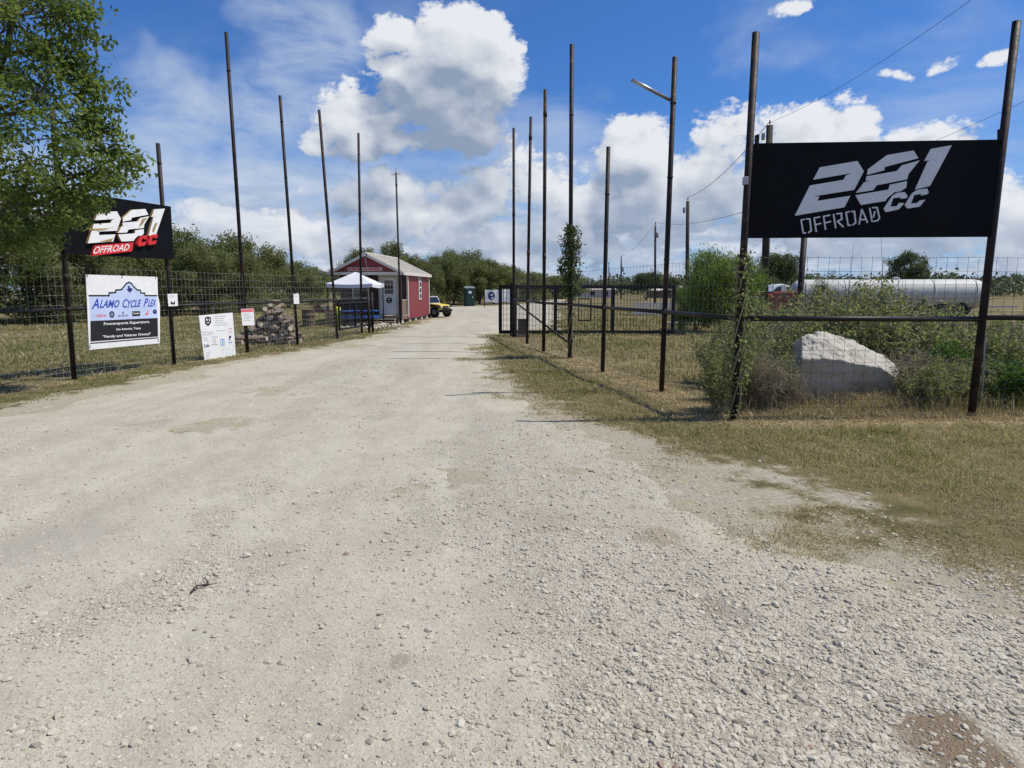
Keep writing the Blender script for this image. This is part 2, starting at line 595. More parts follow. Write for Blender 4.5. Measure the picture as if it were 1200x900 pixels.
# ground: dirt / straw / grass zones come from mesh attributes plus noise
def ground_mat():
    m, t, b = new_mat('dry_grassland_soil')
    pos = t.node('ShaderNodeNewGeometry').outputs['Position']
    dirt, dry = t.attr('dirt'), t.attr('dry')
    n1 = t.noise(pos, .35, 5, .6)
    n2 = t.noise(pos, 2.3, 6, .65)
    n3 = t.noise(pos, 14, 5, .65)
    grass = t.mix(t.step(n2, .35, .65), (.125, .112, .048), (.250, .200, .105))  # soil tones darkened to stand for the shadow under the thatch
    grass = t.mix(t.step(n1, .46, .66), grass, (.29, .235, .13))
    straw = t.mix(t.step(n3, .3, .7), (.32, .25, .145), (.50, .405, .255))
    c = t.mix(t.step(t.m('ADD', dry, t.m('MULTIPLY', t.m('SUBTRACT', n2, .5), .9)), .35, .65), grass, straw)
    soil = t.mix(t.step(n3, .3, .7), (.425, .370, .265), (.525, .465, .345))
    soil = t.mix(t.step(n2, .40, .62), soil, t.mix(t.step(n3, .3, .7), (.425, .386, .300), (.500, .460, .370)))
    c = t.mix(t.step(t.m('ADD', dirt, t.m('MULTIPLY', t.m('SUBTRACT', n2, .5), 1.3)), .40, .66), c, soil)
    c = t.mix(t.step(t.noise(pos, 40, 4, .7), .3, .75), t.mix(1.0, c, (.72, .70, .66), 'MULTIPLY'), c)
    t.put(b.inputs['Base Color'], c)
    b.inputs['Roughness'].default_value = .95
    b.inputs['Specular IOR Level'].default_value = .1
    bp = t.node('ShaderNodeBump')
    bp.inputs['Strength'].default_value = .7
    bp.inputs['Distance'].default_value = .03
    t.put(bp.inputs['Height'], t.m('ADD', n3, t.noise(pos, 55, 4, .7)))
    t.put(b.inputs['Normal'], bp.outputs[0])
    return m


def road_mat():
    m, t, b = new_mat('crushed_limestone')
    pos = t.node('ShaderNodeNewGeometry').outputs['Position']
    edge, loose = t.attr('edge'), t.attr('loose')
    n1 = t.noise(pos, .28, 5, .6)
    n2 = t.noise(pos, 1.6, 6, .65, .5)
    n3 = t.noise(pos, 9, 6, .7)
    n4 = t.noise(pos, 60, 4, .7)
    c = t.mix(t.step(n2, .3, .7), (.430, .386, .302), (.508, .463, .376))
    c = t.mix(t.m('MULTIPLY', t.step(n1, .5, .72), .55), c, (.405, .362, .275))
    c = t.mix(t.m('MULTIPLY', t.step(n3, .56, .75), .40), c, (.38, .335, .27))
    # old wheel tracks running up the drive: paler and darker lanes
    lane = t.noise(t.vm('MULTIPLY', t.vm('ADD', pos, t.vm('SCALE', t.noise(pos, .12, 2, .5, color=True), scale=3.0)), (1.5, .10, 0)), 1.0, 4, .6)
    c = t.mix(t.m('MULTIPLY', t.step(lane, .50, .66), .50), c, (.555, .515, .42))
    c = t.mix(t.m('MULTIPLY', t.step(lane, .48, .34), .42), c, (.34, .308, .245))
    # single grains
    vc = t.node('ShaderNodeTexVoronoi')
    t.put(vc.inputs['Vector'], t.vm('ADD', pos, t.vm('SCALE', t.noise(pos, 30, 2, .5, color=True), scale=.02)))
    vc.inputs['Scale'].default_value = 70
    gr = t.node('ShaderNodeSeparateColor')
    t.put(gr.inputs[0], vc.outputs['Color'])
    grain = t.m('MULTIPLY', t.step(gr.outputs[0], .55, .95), t.step(loose, .25, .7, .34, .6))
    c = t.mix(grain, c, (.57, .54, .455))
    c = t.mix(t.m('MULTIPLY', t.step(gr.outputs[1], .76, .95), t.step(loose, .25, .7, .34, .62)), c, (.27, .24, .20))
    c = t.mix(t.step(n4, .25, .75), t.mix(1.0, c, (.80, .79, .77), 'MULTIPLY'), c)
    # earth coming through at the sides
    c = t.mix(t.m('MULTIPLY', t.step(t.m('ADD', edge, t.m('MULTIPLY', t.m('SUBTRACT', n2, .5), 1.8)), 1.2, .0), .55), c, (.470, .415, .305))
    # damp and dark earth stains
    for (px, py, r, col, amt) in ((1125, 880, .26, (.205, .155, .105), 1.0), (470, 778, .07, (.22, .20, .16), .6), (775, 632, .22, (.25, .20, .12), .6),
                                  (640, 612, .3, (.27, .23, .17), .4), (60, 640, .5, (.33, .30, .25), .5), (320, 655, .3, (.31, .27, .21), .4), (915, 800, .15, (.25, .21, .16), .5),
                                  (850, 718, .2, (.24, .21, .17), .6), (1040, 705, .4, (.41, .35, .25), .4), (1060, 690, .12, (.26, .21, .12), .5), (835, 715, .1, (.25, .22, .15), .5)):
        q = G(px, py)
        dv = t.vm('MULTIPLY', t.vm('SUBTRACT', pos, (q.x, q.y, q.z)), (1, .75, 0))
        ln = t.node('ShaderNodeVectorMath', operation='LENGTH')
        t.put(ln.inputs[0], t.vm('ADD', dv, t.vm('SCALE', t.vm('SUBTRACT', t.noise(pos, 7, 5, .65, color=True), (.5, .5, .5)), scale=r * 1.6)))
        c = t.mix(t.m('MULTIPLY', t.step(ln.outputs['Value'], r, r * .45), amt), c, col)
    t.put(b.inputs['Base Color'], c)
    b.inputs['Roughness'].default_value = .95
    b.inputs['Specular IOR Level'].default_value = .12
    bp = t.node('ShaderNodeBump')
    bp.inputs['Strength'].default_value = .75
    bp.inputs['Distance'].default_value = .012
    hgt = t.m('ADD', t.m('MULTIPLY', n3, .8), t.m('MULTIPLY', t.m('SUBTRACT', 1.0, vc.outputs['Distance']), t.step(loose, .2, .7, .3, 1.0)))
    t.put(bp.inputs['Height'], t.m('ADD', hgt, t.m('MULTIPLY', n4, .5)))
    t.put(b.inputs['Normal'], bp.outputs[0])
    return m


M['ground'] = ground_mat()
M['road'] = road_mat()

# ------------------------------------------------------------------ ground and road
_XL = np.array([(-8, -16), (5.0, -16), (6.5, -13), (8.0, -9.2), (9.16, -7.5), (11.1, -7.3), (13.5, -7.1), (16.7, -6.55), (21.2, -5.5), (24.6, -5.1),
                (30, -4.95), (36, -4.6), (42, -4.3), (44, -9), (50, -11), (60, -9.5), (68, -6.5), (72, -2), (84, 1.5), (110, 6.5)])
_XR = np.array([(-8, 22), (1.0, 9), (2.5, 4.6), (3.72, 3.1), (4.23, 2.35), (5.09, 2.08), (6.05, 1.86), (7.04, 1.48), (8.24, 1.08), (9.63, .5), (11.76, 0),
                (15.05, -.49), (20.85, -1.02), (25.5, -.82), (27.2, -.3), (28.2, 1.5), (36, 2.4), (49.5, 3.3), (70, 4.6), (84, 6), (110, 8.6)])


def road_l(y):
    return np.interp(y, _XL[:, 0], _XL[:, 1])


def road_r(y):
    return np.interp(y, _XR[:, 0], _XR[:, 1])


def edge_dist(x, y):                                     # metres inside the road (+) or outside (-)
    w = .35 + .02 * np.clip(y, 0, 60)
    j = (fbm(x * .9, y * .9, 11, 4) - .5) * 1.5 + (fbm(x * 3.1, y * 3.1, 15, 3) - .5) * .9
    return np.minimum(x - road_l(y), road_r(y) - x) + j * np.clip(w, .3, 1.0)


FENCE_L = [G(*p) for p in ((-75, 471), (87, 445), (204, 427), (290, 413), (349, 404), (395.5, 397), (424, 391), (437, 389.5))]
FENCE_R = [G(*p) for p in ((602, 395), (617.5, 403), (637, 412.5), (668, 420), (706, 436), (775, 459), (860, 493))]
SIGN_A, SIGN_B = G(860, 493), G(1138, 489)
FENCE_F = [SIGN_A, SIGN_B, SIGN_A + (SIGN_B - SIGN_A) * 2.0, SIGN_A + (SIGN_B - SIGN_A) * 3.0]


def seg_dist(x, y, pts):
    best = np.full(np.shape(x), 1e9)
    for a, b in zip(pts[:-1], pts[1:]):
        dx, dy = b.x - a.x, b.y - a.y
        t = np.clip(((x - a.x) * dx + (y - a.y) * dy) / (dx * dx + dy * dy), 0, 1)
        best = np.minimum(best, np.hypot(x - a.x - t * dx, y - a.y - t * dy))
    return best


def ground_z(x, y):
    return (fbm(x * .5, y * .5, 3, 3) - .5) * .05


def build_ground():
    def axis(lo, hi, step, far):
        a = list(np.arange(lo, hi + 1e-6, step))
        s, p, q = step, a[-1], a[0]
        up, dn = [], []
        while p < far:
            s *= 1.22
            p += s
            q -= s
            up.append(p)
            dn.append(q)
        return np.array(dn[::-1] + a + up)
    xs, ys = axis(-22, 22, .28, 2200), axis(-2, 46, .28, 2200)
    X, Y = np.meshgrid(xs, ys)
    nx, ny = len(xs), len(ys)
    near = sstep(np.hypot(X, Y), 160, 60)
    Z = ground_z(X, Y) * near
    fd = np.minimum(seg_dist(X, Y, FENCE_R), seg_dist(X, Y, FENCE_F))
    fl = seg_dist(X, Y, FENCE_L)
    e = edge_dist(X, Y)
    dirt = sstep(e, -1.1, .25) * .75
    right_low = sstep(X, .5, 2.0) * sstep(Y, 8.0, 6.2) * sstep(e, -2.2, -.2)
    dirt = np.maximum(dirt, right_low * .56)
    dry = np.maximum(sstep(fd, 1.1, .2) * .62, sstep(fl, .9, .1) * .5)
    dry = np.maximum(dry, sstep(e, -1.8, -.2) * .45)
    dry = np.where(Y > 60, .30, dry)
    idx = np.arange(nx * ny).reshape(ny, nx)
    F = np.stack([idx[:-1, :-1], idx[:-1, 1:], idx[1:, 1:], idx[1:, :-1]], -1).reshape(-1, 4)
    me = np_mesh('ground', np.stack([X, Y, Z], -1).reshape(-1, 3), F,
                 {'dirt': ('POINT', dirt.ravel()), 'dry': ('POINT', dry.ravel())}, True)
    tag(link('ground', me, M['ground']), kind='structure')


def road_z(x, y, e):
    z = .040 * sstep(e, -.4, 1.2) - .022
    near = sstep(y, 16, 9)
    z = z + (fbm(x * 6, y * 6, 21, 3) - .5) * .030 * near + (fbm(x * .8, y * .8, 5, 3) - .5) * .04 * sstep(e, 0, 1)
    return z


def loose_amt(x, y):
    p = fbm(x * .55 + 3.1, y * .40, 31, 4)
    p2 = fbm(x * 2.2, y * 1.6, 37, 3)
    right = sstep(x, -1.2, 1.0) * .22
    return np.clip(sstep(p * .7 + p2 * .3 + right, .42, .72), 0, 1)


def build_road():
    ys = [-6.0]
    while ys[-1] < 110:
        y = ys[-1]
        ys.append(y + max(.035, min(.045 * max(y, 1.0) * .45, 1.2)) if y > 1.2 else y + (.25 if y < .6 else .06))
    ys = np.array(ys)
    ts = np.linspace(0, 1, 300)
    # most columns where the camera looks
    rows = []
    for y in ys:
        a, b = road_l(y) - .9, road_r(y) + .9
        c0, c1 = max(a, -1.05 * max(y, 1) - 1.2), min(b, 1.05 * max(y, 1) + 1.2)
        if c1 <= c0:
            c0, c1 = a, b
        r = np.concatenate([np.linspace(a, c0, 20, endpoint=False) if c0 > a + 1e-6 else np.linspace(a, c0 + 1e-3, 20, endpoint=False),
                            np.linspace(c0 + (0 if c0 > a + 1e-6 else 2e-3), c1, 260, endpoint=False), np.linspace(c1, max(b, c1 + .01), 20)])
        rows.append(r)
    X = np.array(rows)
    Y = np.repeat(ys[:, None], X.shape[1], 1)
    e = edge_dist(X, Y)
    Z = road_z(X, Y, e)
    ny, nx = X.shape
    idx = np.arange(nx * ny).reshape(ny, nx)
    F = np.stack([idx[:-1, :-1], idx[:-1, 1:], idx[1:, 1:], idx[1:, :-1]], -1).reshape(-1, 4)
    me = np_mesh('gravel_road', np.stack([X, Y, Z], -1).reshape(-1, 3), F,
                 {'edge': ('POINT', e.ravel()), 'loose': ('POINT', loose_amt(X, Y).ravel())}, True)
    tag(link('gravel_road', me, M['road']), kind='structure')


build_ground()
build_road()


# ------------------------------------------------------------------ loose stones, grass
def pebble_mat():
    m, t, b = new_mat('limestone_pebbles')
    tone = t.attr('tone')
    pos = t.node('ShaderNodeNewGeometry').outputs['Position']
    c = t.mix(tone, (.42, .37, .29), (.565, .515, .425))
    c = t.mix(t.step(t.attr('tone2'), .96, .975), c, (.33, .285, .235))
    c = t.mix(t.step(t.attr('tone2'), .996, .997), c, (.34, .25, .18))
    c = t.mix(t.step(t.noise(pos, 90, 3, .6), .3, .7), t.mix(1.0, c, (.82, .81, .79), 'MULTIPLY'), c)
    t.put(b.inputs['Base Color'], c)
    b.inputs['Roughness'].default_value = .9
    b.inputs['Specular IOR Level'].default_value = .15
    return m


M['pebble'] = pebble_mat()
_t = (1 + 5 ** .5) / 2
ICO_V = np.array([(-1, _t, 0), (1, _t, 0), (-1, -_t, 0), (1, -_t, 0), (0, -1, _t), (0, 1, _t), (0, -1, -_t), (0, 1, -_t), (_t, 0, -1), (_t, 0, 1), (-_t, 0, -1), (-_t, 0, 1)]) / math.sqrt(1 + _t * _t)
ICO_F = np.array([(0, 11, 5), (0, 5, 1), (0, 1, 7), (0, 7, 10), (0, 10, 11), (1, 5, 9), (5, 11, 4), (11, 10, 2), (10, 7, 6), (7, 1, 8), (3, 9, 4), (3, 4, 2), (3, 2, 6), (3, 6, 8), (3, 8, 9), (4, 9, 5), (2, 4, 11), (6, 2, 10), (8, 6, 7), (9, 8, 1)])


def stones_mesh(name, x, y, z, s, flat=.62, jit=.22, sink=.35):
    n = len(x)
    v = ICO_V[None] * (1 + RNG.uniform(-jit, jit, (n, 12, 1)))
    v = v * np.stack([RNG.uniform(.75, 1.35, n), RNG.uniform(.65, 1.0, n), RNG.uniform(flat * .7, flat * 1.25, n)], -1)[:, None]
    tx = RNG.normal(0, .22, n)[:, None]
    v = np.stack([v[..., 0], v[..., 1] * np.cos(tx) - v[..., 2] * np.sin(tx), v[..., 1] * np.sin(tx) + v[..., 2] * np.cos(tx)], -1)
    r = RNG.uniform(0, 6.283, n)[:, None]
    v = np.stack([v[..., 0] * np.cos(r) - v[..., 1] * np.sin(r), v[..., 0] * np.sin(r) + v[..., 1] * np.cos(r), v[..., 2]], -1)
    v = v * (s / 2)[:, None, None]
    v[..., 0] += x[:, None]
    v[..., 1] += y[:, None]
    v[..., 2] += (z + s * flat * .5 * (1 - 2 * sink))[:, None]
    F = (ICO_F[None] + (np.arange(n) * 12)[:, None, None]).reshape(-1, 3)
    tone, t2 = np.repeat(RNG.uniform(0, 1, n), 20), np.repeat(RNG.uniform(0, 1, n), 20)
    return np_mesh(name, v.reshape(-1, 3), F, {'tone': ('FACE', tone), 'tone2': ('FACE', t2)})


def build_pebbles():
    n = 370000
    inv = RNG.uniform(1 / 17.0, 1 / 1.7, n)
    y = 1 / inv
    x = RNG.uniform(-1, 1, n) * (.90 * y + 1.2)
    e = edge_dist(x, y)
    lo = loose_amt(x, y)
    keep = (RNG.uniform(0, 1, n) < (.26 + .74 * lo) * .48 * sstep(e, -1.3, .5) * np.where(x > 0, 1, sstep(e, -.1, .3)))
    q = G(1125, 880)
    keep &= (np.hypot((x - q.x) / 1.2, y - q.y) > .15 + .12 * fbm(x * 7, y * 7, 45, 3)) | (RNG.uniform(0, 1, n) < .15)
    x, y, e = x[keep], y[keep], e[keep]
    lo = lo[keep]
    s = np.exp(RNG.normal(math.log(.0088), .60, len(x)))
    s = s * (1 + .35 * lo)
    s = np.clip(np.maximum(s, .0020 * y), .005, .045)
    big = RNG.uniform(0, 1, len(x)) < .0016
    s[big] = RNG.uniform(.03, .065, big.sum())
    me = stones_mesh('gravel', x, y, np.maximum(road_z(x, y, e), ground_z(x, y)), s, .58, .28, .42)
    tag(link('gravel', me, M['pebble']), kind='stuff')


build_pebbles()


def blades_mesh(name, x, y, z, h, w, lean):
    n = len(x)
    a = RNG.uniform(0, 6.283, n)
    b = RNG.uniform(0, 6.283, n)
    l = np.abs(RNG.normal(0, 1, n)) * lean * h
    dx, dy = np.cos(a) * w / 2, np.sin(a) * w / 2
    mx, my = np.cos(b) * l * .35, np.sin(b) * l * .35
    tx, ty = np.cos(b) * l, np.sin(b) * l
    V = np.stack([np.stack([x - dx, y - dy, z], -1), np.stack([x + dx, y + dy, z], -1),
                  np.stack([x + mx + dx * .75, y + my + dy * .75, z + h * .6], -1), np.stack([x + mx - dx * .75, y + my - dy * .75, z + h * .6], -1),
                  np.stack([x + tx, y + ty, z + h * np.clip(1.05 - lean * .25, .3, 1)], -1)], 1)
    o = (np.arange(n) * 5)[:, None]
    F = np.concatenate([o + np.array([[0, 1, 2]]), o + np.array([[0, 2, 3]]), o + np.array([[3, 2, 4]])], 0)
    tone = RNG.uniform(0, 1, n)
    t2 = RNG.uniform(0, 1, n)
    return np_mesh(name, V.reshape(-1, 3), F, {'tone': ('FACE', np.tile(tone, 3)), 'tone2': ('FACE', np.tile(t2, 3))})


def tufts(n, x0, x1, y0, y1, power, keepf, hf, wk, lean, matname, clump=.05, per=5):
    """grass in tufts of a few blades; more of them near the camera"""
    u = RNG.uniform(0, 1, n)
    y = (y0 ** (1 - power) + u * (y1 ** (1 - power) - y0 ** (1 - power))) ** (1 / (1 - power))
    x = RNG.uniform(0, 1, n) * (x1 - x0) + x0
    vis = np.abs(x) < .90 * y + 2.0
    x, y = x[vis], y[vis]
    k = RNG.uniform(0, 1, len(x)) < keepf(x, y)
    x, y = x[k], y[k]
    x, y = np.repeat(x, per), np.repeat(y, per)
    x = x + RNG.normal(0, clump, len(x)) * (1 + y * .02)
    y = y + RNG.normal(0, clump, len(y)) * (1 + y * .02)
    h = hf(x, y) * RNG.uniform(.5, 1.3, len(x))
    w = np.maximum(.004, wk * y) * RNG.uniform(.7, 1.3, len(x))
    o = link('grass', blades_mesh('grass', x, y, ground_z(x, y) - .01, h, w, lean), M[matname])
    tag(o, kind='stuff')
    return len(x)


def fence_side(x, y):                                    # >0 behind the right-hand fences
    fx = np.interp(y, [p.y for p in FENCE_R[::-1]], [p.x for p in FENCE_R[::-1]])
    return np.where(y < SIGN_A.y, -1, np.where(x > fx, 1, -1))


def lx(y):
    p = [q for q in FENCE_L]
    return np.interp(y, [q.y for q in p], [q.x for q in p])


def patch(x, y, s, seed, a, b):
    return sstep(fbm(x * s, y * s, seed, 4), a, b)


def build_grass():
    rf = lambda x, y: np.minimum(seg_dist(x, y, FENCE_R), seg_dist(x, y, FENCE_F))
    # mown verge on the right, drive side of the fence
    verge = lambda x, y: sstep(edge_dist(x, y), .05 - .75 * sstep(y, 8, 5.5), -.9 - 1.3 * sstep(y, 8, 5.5)) * (x > road_r(y) - .8) * (fence_side(x, y) < 0) * (.25 + .75 * patch(x, y, .8, 51, .32, .55))
    tufts(60000, -1.5, 9.5, 4.2, 26, 1.35, lambda x, y: verge(x, y) * sstep(rf(x, y), .25, .9) * sstep(y, 4.2, 6.4), lambda x, y: .045 + .045 * patch(x, y, 1.7, 53, .4, .65), .0010, .9, 'blade')
    tufts(30000, -1.5, 9.5, 4.4, 26, 1.35, lambda x, y: verge(x, y) * np.maximum(patch(x, y, .7, 57, .50, .62) * sstep(y, 4, 9), sstep(y, 15, 21)) * sstep(rf(x, y), .4, .9) * sstep(y, 4.6, 6.4), lambda x, y: .075 + 0 * x, .0011, .7, 'blade_green')
    tufts(26000, -1.5, 9.5, 4.0, 26, 1.35, lambda x, y: verge(x, y) * patch(x, y, 1.1, 59, .46, .60), lambda x, y: .045 + 0 * x, .0011, 1.5, 'straw', .06, 6)
    # thin straw where the verge wears out into gravel
    worn = lambda x, y: sstep(edge_dist(x, y), .9, -.3) * sstep(edge_dist(x, y), -3.8, -1.4) * (x > road_r(y) - 1) * (.02 + .98 * patch(x, y, 1.6, 63, .48, .60)) * (fence_side(x, y) < 0)
    tufts(90000, -1.5, 7.5, 2.9, 20, 1.4, worn, lambda x, y: .028 + .02 * patch(x, y, 2.1, 65, .45, .65), .0011, 1.7, 'straw', .06, 6)
    tufts(16000, -1.5, 7.5, 2.9, 14, 1.4, lambda x, y: worn(x, y) * patch(x, y, 1.5, 63, .52, .62), lambda x, y: .05 + 0 * x, .0011, 1.0, 'blade', .05, 6)
    # bleached cut grass along the fences
    tufts(16000, -.6, 9.5, 8.6, 26, 1.2, lambda x, y: sstep(rf(x, y), .95, .15) * (x > road_r(y)), lambda x, y: .06 + 0 * x, .0012, 1.6, 'straw', .06, 6)
    # field behind the right-hand fences
    back = lambda x, y: (fence_side(x, y) > 0) * sstep(edge_dist(x, y), .0, -.8) * (.30 + .70 * patch(x, y, .5, 71, .35, .6))
    tufts(20000, 0, 22, 9.2, 60, 1.1, lambda x, y: back(x, y) * sstep(rf(x, y), .3, 1.0), lambda x, y: .11 + .06 * patch(x, y, .4, 73, .4, .7), .0013, .8, 'blade')
    tufts(14000, 0, 22, 9.2, 60, 1.1, lambda x, y: back(x, y) * patch(x, y, .33, 79, .46, .6) * sstep(rf(x, y), .5, 1.2), lambda x, y: .15 + 0 * x, .0013, .7, 'blade_green')
    # left: strip between drive and fence, then the field behind it
    strip = lambda x, y: sstep(edge_dist(x, y), .1, -.5) * (x < road_l(y) + .6)
    tufts(15000, -16, -4.6, 8.5, 34, 1.2, lambda x, y: strip(x, y) * (x > lx(y) - .2) * (.2 + .8 * patch(x, y, .9, 83, .36, .56)), lambda x, y: .055 + 0 * x, .0012, .9, 'blade_green')
    tufts(12000, -16, -4.6, 8.5, 34, 1.2, lambda x, y: strip(x, y) * sstep(seg_dist(x, y, FENCE_L), .8, .1), lambda x, y: .055 + 0 * x, .0012, 1.5, 'straw', .06, 6)
    tufts(22000, -34, -5, 9.5, 60, 1.1, lambda x, y: (x < lx(y) - .1) * (.3 + .7 * patch(x, y, .45, 89, .36, .6)) * (edge_dist(x, y) < -.2), lambda x, y: .10 + .05 * patch(x, y, .4, 91, .4, .7), .0013, .9, 'blade')
    tufts(26000, -34, -5, 9.5, 60, 1.1, lambda x, y: (x < lx(y) - .1) * patch(x, y, .30, 97, .38, .54) * (edge_dist(x, y) < -.2), lambda x, y: .10 + 0 * x, .0013, .7, 'blade_green')


build_grass()

# ------------------------------------------------------------------ fences and tall poles
PO_L = ((87, 445, 61, 126, .046), (204, 427, 185, 168, .047), (290, 413, 265, 38, .048), (349, 404, 328, 112, .046), (395.5, 397, 374, 129, .050), (424, 391, 420, 156, .048))
PO_R = ((602, 395, 602, 150, .048), (617.5, 403, 622, 137, .046), (637, 412.5, 639, 105, .048), (668, 420, 670, 52, .052), (706, 436, 713, 172, .044), (775, 459, 791, 67, .044))
RAIL_H, MESH_H = 1.37, 2.18


def wires(mb, a, b, zs, step, r=.0022, top=MESH_H, z0=.04):
    L = (b - a).length
    u = (b - a) / L
    for z in zs:                                         # horizontals sag a little between posts
        n = max(2, int(L / 1.4))
        pts = [a + u * (L * i / n) + Vector((0, 0, z - .012 * math.sin(math.pi * i / n) + random.uniform(-.006, .006))) for i in range(n + 1)]
        mb.path(pts, r, 3, False)
    k = int(L / step)
    for i in range(1, k + 1):
        p = a + u * (i * step)
        j = random.uniform(-.012, .012)
        mb.path([p + Vector((0, 0, z0)), p + u * j + Vector((0, 0, top * .55)), p + Vector((0, 0, top))], r, 3, False)


ZS = [.06, .17, .28, .40, .52, .65, .79, .94, 1.10, 1.27, 1.45, 1.63, 1.81, 1.99, 2.17]


def pole_mb(px, py, tx, ty, r, Y=None):
    b = G(px, py) if Y is None else P(px, py, Y)
    t = P(tx, ty, b.y)
    m = MB()
    m.path([b - Vector((0, 0, .25)), b.lerp(t, .5), t], [r, r, r * .97], 12)
    d = (t - b).normalized()
    z = random.uniform(.3, .42)
    while z < .95:                                       # pipe couplings and weld beads
        q = b.lerp(t, z)
        hh = random.choice((.012, .012, .07))
        m.tube(q - d * hh, q + d * hh, r + .006, n=12)
        z += random.uniform(.2, .34)
    return m, b, t


def pole_tie(m, b, t, r):
    """weld collar where the rail meets the pole"""
    q = b.lerp(t, RAIL_H / (t.z - b.z))
    m.tube(q - Vector((0, 0, .045)), q + Vector((0, 0, .045)), r + .008, n=12)


# left
fl = thing('wire_fence', 'woven wire fence with tall black poles, left of the drive before the firewood heap', 'fence', FENCE_L[1])
m0, b0, t0 = pole_mb(-75, 471, -110, 110, .047)
m0.build('pole', M['pipe'], fl, True, True)
for (px, py, tx, ty, r) in PO_L:
    m, b, t = pole_mb(px, py, tx, ty, r)
    pole_tie(m, b, t, r)
    m.build('pole', M['pipe'], fl, True, True)
for (px, py) in ((432.7, 390), (437, 389.5)):
    b = G(px, py)
    MB().tube(b - Vector((0, 0, .2)), b + Vector((0, 0, 1.62)), .05, n=10).build('gate_post', M['pipe'], fl, True, True)
mr, mw = MB(), MB()
for a, b in zip(FENCE_L[:-1], FENCE_L[1:]):
    mr.tube(a + Vector((0, 0, RAIL_H)), b + Vector((0, 0, RAIL_H)), .034, n=10)
    if b is not FENCE_L[-1]:
        wires(mw, a, b, ZS, .15, .0017)
mr.build('rail', M['rail'], fl, True, True)
mw.build('wire_mesh', M['wire'], fl, True, kind='stuff')
# right, along the drive
fr = thing('wire_fence', 'woven wire fence with tall black poles, right of the drive before the sliding gate', 'fence', FENCE_R[0])
for (px, py, tx, ty, r) in PO_R:
    m, b, t = pole_mb(px, py, tx, ty, r)
    pole_tie(m, b, t, r)
    m.build('pole', M['pipe'], fr, True, True)
mr, mw = MB(), MB()
for a, b in zip(FENCE_R[:-1], FENCE_R[1:]):
    mr.tube(a + Vector((0, 0, RAIL_H)), b + Vector((0, 0, RAIL_H)), .036, n=10)
    wires(mw, a, b, ZS, .15)
mr.build('rail', M['rail'], fr, True, True)
mw.build('wire_mesh', M['wire_dark'], fr, True, kind='stuff')
q0, q1 = FENCE_R[0] + Vector((0, 0, RAIL_H - .05)), FENCE_R[3].lerp(FENCE_R[2], .12) + Vector((0, 0, .42))
MB().tube(q0, q1, .03, n=8).build('brace', M['rail'], fr, True, True)
arm_a, arm_b = P(785, 117, FENCE_R[5].y), P(741, 94, FENCE_R[5].y - .4)
MB().tube(arm_a, arm_b, .03, n=8).build('arm', M['steel'], fr, True, True)
# front, under the black billboard
ff = thing('wire_fence', 'woven wire fence under the black billboard, with weeds and a boulder behind it', 'fence', SIGN_A)
SP = Plane(SIGN_A, SIGN_B)


def sign_pole(px, py, tx, ty, r):
    b = SP.hit(px, py)
    t = SP.hit(tx, ty)
    d = (b - t)
    b = t + d * ((t.z + .3) / -d.z)
    return MB().path([b, b.lerp(t, .5), t], r, 14)


sign_pole(860, 493, 886, 38, .046).build('pole', M['pipe'], ff, True, True)
sign_pole(1138, 489, 1191.5, 25, .050).build('pole', M['pipe'], ff, True, True)
for k in (2, 3):
    b = FENCE_F[k]
    MB().tube(b - Vector((0, 0, .25)), b + Vector((.2 * k, 0, 4.6)), .048, n=12).build('pole', M['pipe'], ff, True, True)
mr, mw = MB(), MB()
for a, b in zip(FENCE_F[:-1], FENCE_F[1:]):
    mr.tube(a + Vector((0, 0, RAIL_H)), b + Vector((0, 0, RAIL_H - .02)), .036, n=10)
    wires(mw, a, b, ZS, .148, .0024)
mr.build('rail', M['rail'], ff, True, True)
mw.build('wire_mesh', M['wire_dark'], ff, True, kind='stuff')
bx = SP.hit(873.5, 212, .02)
MB().box(bx, (.06, .07, .10)).build('junction_box', M['steel'], ff, True, bevel=.006)

# ------------------------------------------------------------------ sliding gate behind the right-hand fence
ga, gb = G(586.4, 392), G(788, 392.5)
gt = thing('sliding_gate', 'black sliding gate of welded mesh, rolled open behind the right-hand fence', 'gate', ga)
gu = (gb - ga).normalized()
GL, GH = (gb - ga).length, 1.84
gn = Vector((-gu.y, gu.x, 0))


def gp(s, z, o=0.0):
    return ga + gu * s + Vector((0, 0, z)) + gn * o


def bar(p, q, w, mb=None):
    mb = mb or MB()
    d = (q - p).normalized()
    side = Vector((0, 0, 1)) if abs(d.z) < .5 else gu
    a = (side - d * side.dot(d)).normalized() * (w / 2)
    b = d.cross(a)
    vs = [p + a + b, p - a + b, p - a - b, p + a - b, q + a + b, q - a + b, q - a - b, q + a - b]
    return mb.add(vs, [(3, 2, 1, 0), (4, 5, 6, 7), (0, 1, 5, 4), (1, 2, 6, 5), (2, 3, 7, 6), (3, 0, 4, 7)])


